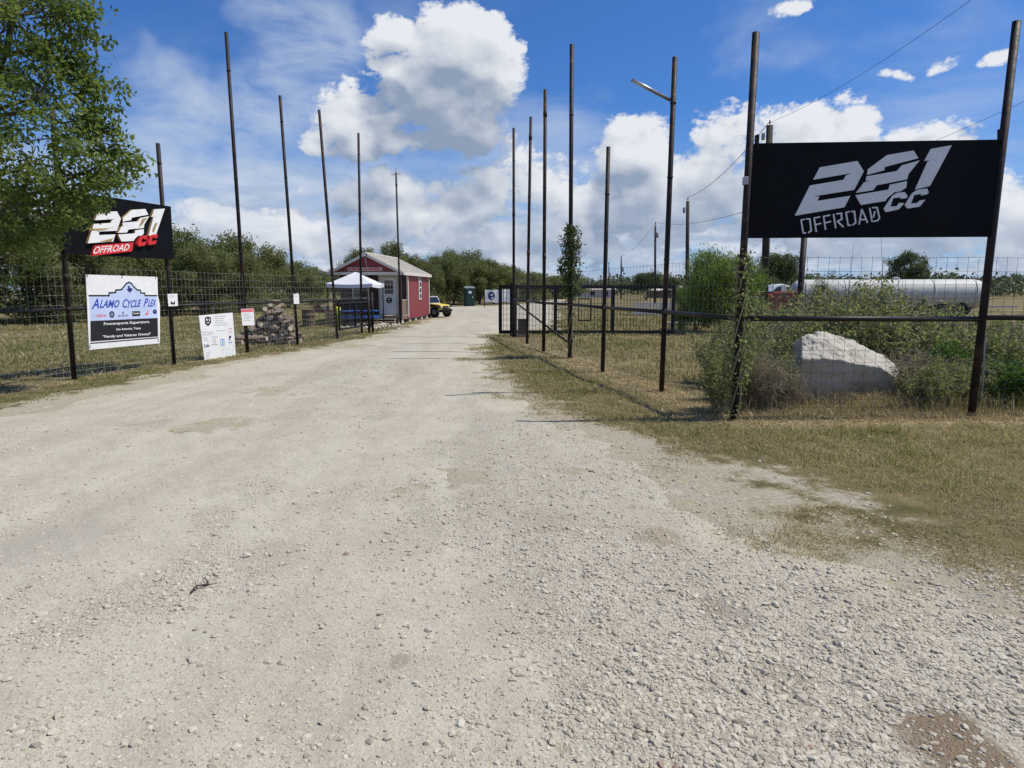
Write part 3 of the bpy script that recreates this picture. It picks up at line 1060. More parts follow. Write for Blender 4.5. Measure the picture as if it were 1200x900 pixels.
bar(gp(-.06, GH), gp(GL + .06, GH), .13).build('top_rail', M['black_metal'], gt, True)
bar(gp(-.06, .10), gp(GL + .06, .10), .13).build('bottom_rail', M['black_metal'], gt, True)
for s, w in ((0, .13), (GL * (651 - 586.4) / 201.6, .14), (GL * (718 - 586.4) / 201.6, .13), (GL, .13)):
    bar(gp(s, .167), gp(s, GH - .067), w).build('upright', M['black_metal'], gt, True)
mm = MB()
k = int(GL / .125)
for i in range(1, k):
    mm.tube(gp(i * GL / k, .12, .02), gp(i * GL / k, GH - .02, .02), .009, n=4, cap=False)
for j in range(1, 8):
    mm.tube(gp(.02, .15 + j * .21, .02), gp(GL - .02, .15 + j * .21, .02), .004, n=4, cap=False)
mm.build('mesh_panel', M['black_metal'], gt, True, kind='stuff')
mf = MB()
c0, c1, z0, z1 = GL * (678 - 586.4) / 201.6, GL * (692 - 586.4) / 201.6, .55, 1.38
for p, q in (((c0, z0), (c1, z0)), ((c0, z1), (c1, z1)), ((c0, z0 + .021), (c0, z1 - .021)), ((c1, z0 + .021), (c1, z1 - .021))):
    bar(gp(p[0], p[1], -.04), gp(q[0], q[1], -.04), .04, mf)
mf.build('small_frame', M['black_metal'], gt, True)
# posts that guide it
for px, h in ((599.5, 1.98), (604.0, 1.9)):
    p = P(px, 394, 25.0)
    p.z = 0
    o = MB().box((p.x, p.y, h / 2 - .1), (.11, .11, h + .2)).build('guide_post', M['black_metal'], None)
    tag(o, 'square black guide post at the drive end of the gate, ' + ('nearer the road' if px < 601 else 'right of its twin'), 'post')
# gate motor
gm = P(613, 392, 24.6)
gm.z = 0
g = thing('gate_opener', 'dark gate opener box standing at the foot of the sliding gate', 'gate motor', gm, .1)
MB().box((0, 0, .04), (.46, .40, .12)).build('base', M['wood'], g)
MB().box((0, 0, .36), (.36, .30, .52)).build('housing', M['porch_dark'], g, bevel=.03)
MB().box((0, 0, .645), (.40, .34, .05)).build('lid', M['black_metal'], g, bevel=.015)

# ------------------------------------------------------------------ black billboard on the right (lettering traced onto its plane)
sg = thing('billboard', 'wide matt black billboard with grey slanted 281 CC OFFROAD lettering between two tall poles', 'billboard', SIGN_A)
c4 = [SP.hit(*p, .0) for p in ((884, 168.5), (1171, 164), (1159, 277.5), (875.5, 279))]
MB().prism([p - SP.n * .03 for p in c4], SP.n * .06).build('panel', M['sign_black'], sg, True)
for (x0, y0, x1, y1) in ((884.2, 159, 887, 176), (1168.5, 152, 1173.5, 172)):
    MB().prism([SP.hit(x0, y0, -.036), SP.hit(x1, y0, -.036), SP.hit(x1 - 1, y1, -.036), SP.hit(x0, y1, -.036)], SP.n * .076).build('bracket', M['black_metal'], sg, True)
TWO = [(960.4, 196.25), (1004.2, 188.75), (1011.7, 200.8), (1000.4, 222.7), (952.5, 230.2), (959.5, 230.5), (957.5, 235.5), (996, 229.5), (989, 243), (931, 253), (948.75, 217.5), (987.9, 210.8), (990.8, 205.8), (997.9, 202.9), (952.5, 210.7)]
EIGHT = [[(1039.5, 181.8), (1070, 176.5), (1075.5, 185.6), (1036.3, 195.9), (1035.7, 199.7), (1015.6, 205.2), (1016.7, 198.7)],
         [(1015, 206.8), (1050.4, 200.5), (1056.4, 193.8), (1077.1, 188.1), (1064, 204.1), (1062.4, 210.3), (1027, 217.2), (1022.7, 222.9), (1002.5, 226.2), (1012.3, 213.6), (1019.9, 211.7), (1014.2, 212)],
         [(1002, 228.8), (1040.6, 222.3), (1042.3, 216.6), (1062.1, 212.3), (1061.3, 219.9), (1055.3, 224.2), (1047.7, 225.3), (1039, 232.4), (1036.8, 235.7), (1008.5, 240.3)]]
ONE = [(1090.2, 174.7), (1114.7, 170.3), (1089.1, 218.2), (1071.7, 222.3), (1086.9, 188.5), (1095.6, 186.3), (1082.5, 188.9)]
_zb = lambda pts: [(990 + x / 9.185, 160 + y / 9.185) for x, y in pts]
CEES = [_zb([(415, 775), (505, 640), (560, 605), (640, 600), (672, 645), (655, 665), (595, 672), (600, 655), (515, 665), (485, 755), (555, 750), (580, 715), (635, 718), (575, 785), (440, 815), (425, 800)]),
        _zb([(642, 735), (720, 610), (775, 575), (880, 560), (897, 605), (880, 622), (815, 637), (820, 618), (742, 630), (705, 722), (775, 715), (800, 690), (862, 680), (800, 755), (680, 775), (655, 762)])]
for nm, polys in (('numeral', [TWO]), ('numeral', EIGHT), ('numeral', [ONE]), ('letter', [CEES[0]]), ('letter', [CEES[1]])):
    q = MB()
    for pl in polys:
        q.prism([SP.hit(x, y, .0304) for x, y in pl], SP.n * .012)
    q.build(nm, M['letter_white'], sg, True)
STROKES = [
    [[(135, 330), (160, 482)], [(135, 330), (172, 320)], [(160, 482), (190, 482)], [(195, 318), (235, 315)], [(235, 315), (252, 452)], [(252, 452), (220, 476)]],
    [[(287, 305), (312, 465)], [(287, 306), (355, 293)], [(300, 385), (365, 368)]],
    [[(398, 285), (420, 440)], [(398, 286), (470, 272)], [(412, 365), (480, 346)]],
    [[(515, 262), (540, 422)], [(550, 258), (605, 250)], [(605, 250), (611, 318)], [(611, 318), (558, 346)], [(560, 345), (627, 410)]],
    [[(660, 240), (686, 392)], [(660, 240), (697, 231)], [(686, 392), (712, 390)], [(722, 229), (757, 227)], [(757, 227), (773, 363)], [(773, 363), (735, 386)]],
    [[(845, 205), (815, 377)], [(845, 205), (912, 357)], [(838, 325), (888, 322)]],
    [[(938, 190), (966, 347)], [(972, 184), (1025, 184)], [(1025, 184), (1052, 308)], [(1052, 308), (1028, 335)], [(1028, 335), (982, 346)], [(996, 228), (980, 296)]]]
for li, L in enumerate(STROKES):
    q = MB()
    for si, (a, b) in enumerate(L):
        A, B = SP.hit(925 + a[0] / 10, 225 + a[1] / 10, .0304), SP.hit(925 + b[0] / 10, 225 + b[1] / 10, .0304)
        d = (B - A).normalized()
        s = SP.n.cross(d) * .0088
        A, B = A - d * .004, B + d * .004
        q.prism([A + s, A - s, B - s, B + s], SP.n * (.010 + .0007 * si))
    q.build('letter', M['letter_white'], sg, True)

# ------------------------------------------------------------------ signs on the left-hand fence
LP_ = Plane(FENCE_L[1], FENCE_L[2])


def quad(pl, pts, off):
    return [pl.hit(x, y, off) for x, y in pts]


def flat(pl, pts, off, name, m, parent, th=.003):
    return MB().prism(quad(pl, pts, off), pl.n * th).build(name, m, parent, True)


def strip_line(pl, pts, w, off, name, m, parent):
    q = MB()
    P3 = quad(pl, pts, off)
    for A, B in zip(P3[:-1], P3[1:]):
        d = (B - A).normalized()
        s = pl.n.cross(d) * (w / 2)
        A, B = A - d * w * .45, B + d * w * .45
        q.prism([A + s, A - s, B - s, B + s], pl.n * (.002 + random.uniform(0, .0006)))
    return q.build(name, m, parent, True)


lb = thing('billboard', 'black billboard with raised white 281 and red CC lettering, half hidden by leaves', 'billboard', FENCE_L[1])
MB().prism(quad(LP_, ((70, 222.5), (197.5, 242), (201, 304), (72, 297)), .06), LP_.n * .06).build('panel', M['sign_black'], lb, True)
# the same 281 lettering, fitted to this panel
_src = np.array([(931, 253), (1114.7, 170.3), (1089, 218), (1008.5, 240.3), (1004.2, 188.75)])
_dst = np.array([(80 + x / 9.23, 225 + y / 9.23) for x, y in ((165, 560), (1000, 187), (935, 455), (565, 535), (522, 203))])
_A = np.hstack([_src, np.ones((5, 1))])
_sol = np.linalg.lstsq(_A, _dst, rcond=None)[0]
aff = lambda pts: [tuple(np.array([x, y, 1.0]) @ _sol) for x, y in pts]
for polys in ([TWO], EIGHT, [ONE]):
    q, e = MB(), MB()
    for pl in polys:
        p3 = quad(LP_, aff(pl), .1205)
        e.prism(p3, LP_.n * .05)
        q.prism([p + LP_.n * .0505 for p in p3], LP_.n * .006)
    par = q.build('numeral', M['white'], lb, True)
    e.build('numeral_edge', M['gold'], par, False).data.transform(Matrix.Translation(-lb.location))
for (wx) in ([(205, 398), (440, 392), (500, 372), (420, 402), (370, 415), (250, 418)], [(760, 385), (800, 290), (850, 280), (800, 350)], [(905, 420), (940, 335), (965, 330), (925, 440)], [(330, 540), (480, 500), (495, 475), (465, 538)]):
    flat(LP_, [(80 + x / 9.23, 225 + y / 9.23) for x, y in wx], .1772, 'gold_shade', M['gold'], lb)
for dx in (0, 112):
    pts = [(80 + (x + dx) / 9.23, 225 + (y - dx * .12) / 9.23) for x, y in ((722, 560), (745, 490), (775, 472), (828, 470), (822, 510), (795, 514), (790, 500), (772, 502), (760, 555), (782, 553), (792, 540), (818, 538), (800, 578), (735, 588))]
    MB().prism(quad(LP_, pts, .1205), LP_.n * .07).build('letter', M['red_print'], lb, True)
zl = lambda pts: [(80 + x / 9.23, 225 + y / 9.23) for x, y in pts]
MB().prism(quad(LP_, zl([(265, 578), (685, 545), (668, 642), (240, 690)]), .1205), LP_.n * .05).build('red_strip', M['red_print'], lb, True)
b4 = quad(LP_, zl([(262, 672), (655, 630), (668, 560), (285, 590)]), .1705)
text_quad('OFFROAD', *b4, LP_.n, .002, .012, .18).build('lettering', M['white'], lb, True)

# dealer banner
ab = thing('banner_sign', 'white dealer banner lettered ALAMO CYCLE PLEX, tied to the fence under the left billboard', 'sign', FENCE_L[1] + LP_.n * .05)
za = lambda pts: [(95 + x / 9, 315 + y / 9) for x, y in pts]
MB().prism(quad(LP_, za([(45, 60), (800, 85), (806, 280), (828, 385), (827, 785), (80, 855)]), .052), LP_.n * .012).build('board', M['white'], ab, True)
o1 = .0645
arch = [(85, 283), (295, 283), (295, 253), (365, 250), (365, 224), (425, 220), (450, 190), (478, 155), (505, 142), (532, 155), (558, 190), (590, 222), (625, 226), (630, 254), (672, 257), (675, 283), (797, 283)]
flat(LP_, za([(85, 283), *arch[1:], (808, 518), (98, 550)]), o1, 'pale_panel', M['pale_print'], ab, .001)
strip_line(LP_, za(arch), .030, o1 + .0012, 'arch_line', M['black_print'], ab)
flat(LP_, za([(98, 551), (808, 519), (812, 714), (100, 768)]), o1, 'black_panel', M['black_print'], ab, .0012)
strip_line(LP_, za([(100, 786), (812, 727)]), .022, o1, 'base_line', M['black_print'], ab)
for gx, gy in ((62, 82), (785, 102), (812, 765), (92, 832), (430, 92)):
    p = LP_.hit(95 + gx / 9, 315 + gy / 9, .0645)
    q = MB()
    q.tube(p, p + LP_.n * .004, .014, n=10)
    gq = q.build('grommet', M['steel'], ab, True)
    MB().path([p + LP_.n * .008, p + LP_.n * .010 + Vector((.006, 0, .03)), p + Vector((.008, 0, .055)), p - LP_.n * .06 + Vector((.004, 0, .05))], .0045, 5).build('wire_tie', M['black_metal'], gq).data.transform(Matrix.Translation(-ab.location))
flat(LP_, za([(494, 180), (514, 183), (513, 200), (538, 206), (541, 228), (522, 240), (516, 260), (503, 240), (492, 232), (478, 215), (494, 212)]), o1 + .0014, 'state_outline', M['navy_print'], ab, .001)


def words(mb):
    """one MB per word of a lettering mesh"""
    n = len(mb.v)
    par = list(range(n))

    def find(i):
        while par[i] != i:
            par[i] = par[par[i]]
            i = par[i]
        return i
    for f in mb.f:
        for i in f[1:]:
            par[find(i)] = find(f[0])
    isl = {}
    for i in range(n):
        isl.setdefault(find(i), []).append(i)
    u = LP_.u
    L = sorted(isl.values(), key=lambda g_: min(Vector(mb.v[i]).dot(u) for i in g_))
    ext = [(min(Vector(mb.v[i]).dot(u) for i in g_), max(Vector(mb.v[i]).dot(u) for i in g_)) for g_ in L]
    hgt = max(p[2] for p in mb.v) - min(p[2] for p in mb.v)
    out, cur, right = [], [], None
    for g_, (a, b) in zip(L, ext):
        if right is not None and a - right > .20 * hgt:
            out.append(cur)
            cur = []
        cur = cur + g_
        right = b if right is None or not cur else max(right, b)
    out.append(cur)
    res = []
    for g_ in out:
        m_ = {i: k for k, i in enumerate(g_)}
        q = MB()
        q.add([mb.v[i] for i in g_], [tuple(m_[i] for i in f) for f in mb.f if f[0] in m_])
        res.append(q)
    return res


def lab_text(body, pts, m, bold=.0, shear=.0, off=o1 + .0015, parent=ab, zf=za, pl=LP_):
    b = quad(pl, zf(pts), off)
    for q in words(text_quad(body, *b, pl.n, .0006, bold, shear)):
        q.build('word' if len(body) > 1 else 'letter', m, parent, True)


lab_text('A', [(108, 428), (190, 418), (190, 312), (125, 312)], M['blue_print'], .022, .25)
lab_text('LAMO', [(192, 416), (402, 410), (408, 328), (205, 326)], M['blue_print'], .028, .25)
lab_text('C', [(435, 415), (492, 412), (492, 318), (440, 318)], M['blue_print'], .022, .25)
lab_text('YCLE', [(480, 420), (632, 398), (635, 322), (495, 332)], M['blue_print'], .028, .25)
lab_text('P', [(657, 405), (705, 402), (708, 308), (668, 310)], M['blue_print'], .022, .25)
lab_text('LEX', [(704, 402), (793, 395), (797, 322), (714, 324)], M['blue_print'], .028, .25)
lab_text('YAMAHA', [(150, 512), (268, 508), (268, 478), (150, 480)], M['pink_print'], .022)
strip_line(LP_, za([(122, 508), (140, 506), (140, 485)]), .014, o1 + .0014, 'logo_mark', M['grey_print'], ab)
lab_text('SUZUKI', [(390, 508), (495, 500), (495, 482), (390, 487)], M['navy_print'], .02)
lab_text('S', [(431, 474), (455, 472), (455, 452), (431, 454)], M['navy_print'], .03)
flat(LP_, za([(540, 502), (622, 497), (622, 445), (540, 448)]), o1 + .0014, 'logo_box', M['black_print'], ab, .001)
lab_text('Kawasaki', [(550, 480), (612, 476), (612, 458), (550, 461)], M['white'], .02, 0, o1 + .0026)


def ring(cx, cy, rx, ry, w):
    n = 20
    return [(cx + rx * math.cos(6.2832 * i / n), cy + ry * math.sin(6.2832 * i / n)) for i in range(n + 1)]


strip_line(LP_, za(ring(325, 481, 21, 27, 1)), .030, o1 + .0014, 'logo_ring', M['black_print'], ab)
flat(LP_, za(ring(325, 481, 8, 13, 1)[:-1]), o1 + .0014, 'logo_mark', M['black_print'], ab, .001)
flat(LP_, za([(672, 488), (700, 440), (712, 440), (700, 465), (714, 468), (704, 490)]), o1 + .0014, 'logo_wing', M['pink_print'], ab, .001)
strip_line(LP_, za(ring(778, 452, 15, 15, 1)), .034, o1 + .0014, 'logo_ring', M['navy_print'], ab)
flat(LP_, za([(760, 452), (796, 450), (796, 455), (760, 457)]), o1 + .0020, 'logo_mark', M['navy_print'], ab, .001)
lab_text('Powersports Superstore', [(240, 604), (718, 580), (718, 542), (240, 566)], M['white'], .018)
lab_text('San Antonio, Texas', [(370, 654), (630, 640), (630, 612), (370, 626)], M['white'], .018)
lab_text('"Family and Veteran Owned"', [(230, 738), (735, 706), (735, 670), (230, 702)], M['white'], .018)


# small signs wired to the poles
def small_sign(name, label, pl, pts, header=None, lines=4, icon=False, mname='white'):
    c = sum((pl.hit(*p, .07) for p in pts), Vector()) / 4
    t = thing(name, label, 'sign', c)
    MB().prism(quad(pl, pts, .055), pl.n * .006).build('plate', M[mname], t, True)
    TL, TR, BR, BL = [Vector((*p, 0)) for p in pts]
    uv = lambda s, v: tuple((TL.lerp(TR, s).lerp(BL.lerp(BR, s), v))[:2])
    if header:
        MB().prism(quad(pl, [uv(.02, .02), uv(.98, .02), uv(.98, header), uv(.02, header)], .0612), pl.n * .002).build('header', M['pink_print'], t, True)
    for i in range(lines):
        v = (header or .06) + .09 + i * .1
        e = .62 + .25 * ((i * 7) % 3) / 2
        MB().prism(quad(pl, [uv(.14, v), uv(e, v), uv(e, v + .035), uv(.14, v + .035)], .0612), pl.n * .0015).build('print_line', M['grey_print'], t, True)
    if icon:
        MB().prism(quad(pl, [uv(.28, .58), uv(.55, .75), uv(.72, .52), uv(.72, .86), uv(.28, .86)], .0612), pl.n * .0015).build('icon', M['black_print'], t, True)
    return t


small_sign('notice_plate', 'small white notice with a dark icon on the pole right of the dealer banner', Plane(FENCE_L[2], FENCE_L[3]), ((196, 344.5), (207.5, 344), (208.3, 358.5), (197.3, 359)), None, 2, True)
small_sign('notice_plate', 'white notice with a red header on the pole beside the firewood heap', Plane(FENCE_L[3], FENCE_L[4]), ((282, 362), (297, 361.6), (298, 381), (284, 381.6)), .20, 5)
small_sign('notice_plate', 'tiny plain white notice on the pole between firewood heap and drum', Plane(FENCE_L[4], FENCE_L[5]), ((343.6, 344.5), (350, 344.2), (350.6, 356), (344.3, 356.2)), None, 2)

# large information board leaning on the fence
KP = Plane(FENCE_L[2], FENCE_L[3])
kc = G(257, 424)
kb = thing('information_board', 'large white information board with a dark shield emblem, leaning askew against the left fence', 'sign', kc)
zk = lambda pts: [(220 + x / 9, 340 + y / 9) for x, y in pts]
K4 = [(112, 268), (468, 237), (508, 752), (176, 772)]
kq = quad(KP, zk(K4), .12)
MB().prism(kq, KP.n * .015).build('board', M['white'], kb, True)
ok = .1355
for px in (252,):
    p = KP.hit(px, 420, -.02)
    MB().tube(Vector((p.x, p.y, -.2)), Vector((p.x, p.y, RAIL_H + .02)), .038, n=8).build('sign_post', M['pipe'], kb, True, True)
fk = lambda pts, m, nm='print_mark', o=ok: flat(KP, zk(pts), o, nm, M[m], kb, .0012)
fk([(180, 292), (210, 278), (245, 288), (246, 345), (215, 382), (182, 352)], 'black_print', 'shield_emblem')
fk([(192, 305), (205, 298), (210, 320), (195, 325)], 'white', 'emblem_mark', ok + .0014)
fk([(222, 300), (236, 302), (235, 325), (224, 322)], 'white', 'emblem_mark', ok + .0014)
fk([(196, 340), (232, 336), (215, 352)], 'white', 'emblem_mark', ok + .0014)
for i, (x0, x1, y) in enumerate([(280, 400, 280), (280, 380, 302), (285, 370, 325), (290, 410, 348), (150, 270, 440), (215, 275, 455), (300, 400, 430), (160, 240, 470), (165, 210, 505), (250, 320, 495), (168, 215, 530), (190, 235, 660), (190, 230, 685), (195, 225, 710), (280, 420, 372)]):
    s = -.087
    fk([(x0, y - (x0 - 150) * .03), (x1, y - (x1 - 150) * .03), (x1, y + 6 - (x1 - 150) * .03), (x0, y + 6 - (x0 - 150) * .03)], 'grey_print', 'print_line')
fk([(430, 405), (466, 402), (466, 410), (430, 413)], 'pink_print', 'print_line')
fk([(432, 440), (468, 437), (468, 443), (432, 446)], 'pink_print', 'print_line')
strip_line(KP, zk([(347, 520), (383, 517), (386, 577), (350, 580), (347, 520)]), .022, ok, 'logo_box', M['cyan_print'], kb)
fk([(362, 530), (372, 530), (376, 566), (364, 566)], 'cyan_print', 'logo_mark')
fk([(434, 484), (456, 480), (460, 500), (446, 512), (446, 530), (437, 530)], 'navy_print', 'logo_mark')
fk([(428, 548), (466, 544), (467, 554), (430, 558)], 'cyan_print', 'print_line')
strip_line(KP, zk([(268, 518), (290, 515), (292, 552), (270, 555), (268, 518)]), .014, ok, 'logo_box', M['grey_print'], kb)
fk([(252, 572), (320, 566), (320, 576), (252, 582)], 'grey_print', 'print_line')
b = quad(KP, zk([(167, 606), (232, 598), (230, 566), (165, 574)]), ok)
text_quad('Zelle', *b, KP.n, .0008, .03).build('lettering', M['navy_print'], kb, True)

# ------------------------------------------------------------------ red cabin
CR = -math.radians(5.2)
CB = Vector((P(471.5, 378, 34.8).x, 34.8, 0))
cab = thing('cabin', 'small barn red cabin with pale gable roof and white front door', 'cabin', CB, CR)
WD, LN, PD, FL, EV, AP = 3.7, 6.5, 1.2, .36, 2.62, 3.52       # width, length, porch depth, floor, eave, apex
m = MB()
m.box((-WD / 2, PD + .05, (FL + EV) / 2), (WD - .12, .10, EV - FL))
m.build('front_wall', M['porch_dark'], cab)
m = MB().box((-.05, (PD + LN) / 2, (FL - .18 + EV) / 2), (.10, LN - PD, EV - FL + .18))
for i in range(1, 13):                                      # shallow grooved siding
    m.box((.0015, PD + i * (LN - PD) / 13, (FL - .12 + EV) / 2), (.007, .396, EV - FL + .10))
m.build('side_wall', M['barn_red'], cab)
MB().box((-WD + .05, (PD + LN) / 2, (FL - .18 + EV) / 2), (.10, LN - PD, EV - FL + .18)).build('side_wall', M['barn_red'], cab)
MB().box((-WD / 2, LN - .05, (FL - .18 + EV) / 2), (WD - .22, .10, EV - FL + .18)).build('back_wall', M['barn_red'], cab)
for y in (.02, LN - .08):
    MB().prism([(-WD + .02, y, EV + .001), (-.02, y, EV + .001), (-WD / 2, y, AP - .03)], (0, .06, 0)).build('gable', M['barn_red'], cab)
MB().box((-WD / 2, LN / 2, FL - .09), (WD - .02, LN - .02, .16)).build('floor_frame', M['wood'], cab)
for i in range(8):                                          # porch deck
    MB().box((-WD / 2, .075 + i * .148, FL + .014), (WD + .02, .14, .034)).build('deck_plank', M['pale_wood'], cab)
for y in (PD + .02, LN - .02):
    MB().box((.012, y, (FL - .1 + EV) / 2), (.09, .13, EV - FL + .1)).build('corner_trim', M['trim'], cab)
rf = MB()
for s in (-1, 1):
    xe = -WD / 2 + s * (WD / 2 + .16)
    ze = EV - .16 * (AP - EV) / (WD / 2) + .03
    rf.prism([(-WD / 2, -.14, AP + .03), (xe, -.14, ze), (xe, -.14, ze + .05), (-WD / 2, -.14, AP + .08)], (0, LN + .28, 0))
    for i in range(15):
        y = -.08 + i * (LN + .14) / 14
        rf.prism([(-WD / 2, y, AP + .081), (xe, y, ze + .051), (xe, y, ze + .075), (-WD / 2, y, AP + .105)], (0, .03, 0))
rf.tube((-WD / 2, -.15, AP + .09), (-WD / 2, LN + .15, AP + .09), .05, n=8)
rf.build('roof', M['roof_metal'], cab)
for s in (-1, 1):
    xe = -WD / 2 + s * (WD / 2 + .16)
    ze = EV - .16 * (AP - EV) / (WD / 2) + .03
    MB().prism([(-WD / 2, -.175, AP + .06), (xe, -.175, ze + .03), (xe, -.175, ze - .10), (-WD / 2, -.175, AP - .07)], (0, .032, 0)).build('verge_board', M['trim'], cab)
    MB().box((xe + s * .013, LN / 2, ze - .03), (.022, LN + .26, .13)).build('fascia', M['trim'], cab)
MB().box((-WD / 2, -.025, EV - .06), (WD + .1, .07, .15)).build('porch_beam', M['trim'], cab)
gs = MB().box((-WD / 2 - .05, -.03, EV + .16), (1.85, .035, .20)).build('gable_sign', M['pale_wood'], cab)
for i, w in enumerate((.10, .06, .09, .09, .05, .10, .08, .0, .07, .10, .0, .10, .09, .10, .07, .09, .09)):
    if w:
        MB().box((-WD / 2 - .88 + i * .1, -.049, EV + .16 + random.uniform(-.01, .01)), (w * .8, .006, random.uniform(.09, .13))).build('worn_letter', M['red_print'], gs)
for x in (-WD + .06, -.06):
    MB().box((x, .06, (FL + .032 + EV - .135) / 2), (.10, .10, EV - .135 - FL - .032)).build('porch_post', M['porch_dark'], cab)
for x in (-.04, -WD + .04):                                  # half-height boarded sides of the porch
    for i in range(6):
        MB().box((x, .20 + i * .155, FL + .42), (.03, .148, .76)).build('porch_board', M['wood'], cab)
    MB().box((x, .60, FL + .83), (.07, .98, .05)).build('hand_rail', M['pale_wood'], cab)
# door with nine panes
DX = -1.02
dr = MB().box((DX, PD - .025, FL + .04 + 1.0), (.88, .045, 1.99)).build('door', M['door_white'], cab)
MB().box((DX, PD - .012, FL + 2.105), (1.08, .07, .11)).build('door_trim', M['trim'], cab)
for s in (-1, 1):
    MB().box((DX + s * .495, PD - .012, FL + 1.04), (.09, .07, 2.01)).build('door_trim', M['trim'], cab)
for r in range(3):
    for c in range(3):
        MB().box((DX + .03 + (c - 1) * .16, PD - .052, FL + 1.26 + r * .245), (.135, .012, .215)).build('pane', M['glass'], dr)
MB().prism([(DX + .03 + .17 * math.cos(a * .6283), PD - .048, FL + .80 + .17 * math.sin(a * .6283)) for a in range(10)], (0, -.004, 0)).build('emblem', M['black_print'], dr)
MB().prism([(DX - .05, PD - .0525, FL + .83), (DX + .11, PD - .0525, FL + .83), (DX + .03, PD - .0525, FL + .91)], (0, -.003, 0)).build('emblem_mark', M['white'], dr)
MB().box((DX + .03, PD - .054, FL + .73), (.16, .004, .03)).build('emblem_mark', M['white'], dr)
MB().lathe([(.028, 0), (.03, .03), (.02, .06)], 10, (DX - .36, PD - .11, FL + .95), 'Y').build('handle', M['black_metal'], dr)
# front window
fw = MB().box((-2.55, PD - .02, FL + 1.35), (.92, .04, .94)).build('window', M['trim'], cab)
for r in range(2):
    for c in range(2):
        MB().box((-2.55 + (c - .5) * .40, PD - .046, FL + 1.35 + (r - .5) * .41), (.365, .012, .375)).build('pane', M['glass'], fw)
# narrow side window with four panes
sw = MB().box((.022, PD + 2.9, FL + 1.50), (.045, .56, 1.40)).build('window', M['door_white'], cab)
for r in range(4):
    MB().box((.049, PD + 2.9, FL + 1.0 + r * .335), (.012, .34, .255)).build('pane', M['glass'], sw)
for i, (w, z) in enumerate(((1.5, .07), (1.4, .21))):
    MB().box((DX, -.42 + i * .26, z), (w, .27, .06)).build('step', M['pale_wood'], cab)
for s in (-1, 1):
    MB().prism([(DX + s * .66, -.60, -.02), (DX + s * .66, -.02, -.02), (DX + s * .66, -.02, .179), (DX + s * .66, -.28, .179), (DX + s * .66, -.28, .039), (DX + s * .66, -.60, .039)], (.04, 0, 0)).build('stringer', M['wood'], cab)
for (x, y) in ((-.16, .3), (-.16, 1.9), (-.16, 3.3), (-.16, 4.8), (-.16, 6.2), (-WD + .16, .3), (-WD + .16, 2.4), (-WD + .16, 4.4), (-WD + .16, 6.2)):
    MB().box((x, y, .06), (.22, .40, .25)).build('pier', M['concrete'], cab)

# antenna pole before the cabin, without a lamp; floodlight on a fence pole
pl_ = thing('antenna_pole', 'thin tall black pole with a small antenna on top, before the cabin door', 'pole', P(469.5, 378, 34.0) * 1.0)
pl_.location.z = 0
m, b, t = pole_mb(469.5, 378.4, 464, 202, .045, 34.0)
m.build('pole', M['pipe'], pl_, True, True)
q = MB()
q.tube(t + Vector((-.22, 0, -.12)), t + Vector((.20, 0, -.06)), .012, n=6).tube(t + Vector((0, -.18, -.18)), t + Vector((.02, .18, -.16)), .012, n=6)
q.tube(t, t + Vector((.02, 0, .22)), .014, n=6)
for dx in (-.2, -.1, .1, .19):
    q.tube(t + Vector((dx, 0, -.16)), t + Vector((dx, 0, .0)), .009, n=5)
q.build('antenna', M['steel'], pl_, True)
fp = FENCE_L[6]
lt = thing('floodlight', 'small floodlight on an angled bracket fixed to the pole before the cabin gable', 'lamp', P(425.5, 300, fp.y))
a = P(424, 301, fp.y)
MB().tube(a + Vector((-.02, 0, 0)), P(427, 297, fp.y - .1), .014, n=6).tube(P(427, 300, fp.y - .1), P(431, 318, fp.y - .1), .012, n=6).build('bracket', M['steel'], lt, True)
hd = MB().lathe([(.05, 0), (.09, .05), (.10, .10)], 12, tuple(P(426.5, 298, fp.y - .18)), 'Y').build('lamp_head', M['black_metal'], lt, True, True)
MB().lathe([(.085, 0), (.085, .012)], 12, tuple(P(426.5, 298, fp.y - .195)), 'Y').build('lens', M['lamp'], lt, True)

# walk gate of black mesh beside the cabin
A, B = FENCE_L[5] + Vector((.06, .05, 0)), FENCE_L[7] + Vector((-.10, -.05, 0))
wg = thing('walk_gate', 'black welded grid gate panel between the last poles of the left fence', 'gate', A)
gu, gn, ga = (B - A).normalized(), Vector((0, 0, 0)), A
wl = (B - A).length
for z, nm in ((1.26, 'top_rail'), (.32, 'bottom_rail')):
    bar(gp(0, z), gp(wl, z), .06).build(nm, M['black_metal'], wg, True)
for s in (.03, wl * .5, wl - .03):
    bar(gp(s, .352), gp(s, 1.228), .05).build('upright', M['black_metal'], wg, True)
q = MB()
for i in range(1, 30):
    q.tube(gp(i * wl / 30, .33), gp(i * wl / 30, 1.25), .008, n=4, cap=False)
for j in range(1, 7):
    q.tube(gp(0, .32 + j * .134), gp(wl, .32 + j * .134), .007, n=4, cap=False)
q.build('mesh_panel', M['black_metal'], wg, True, kind='stuff')

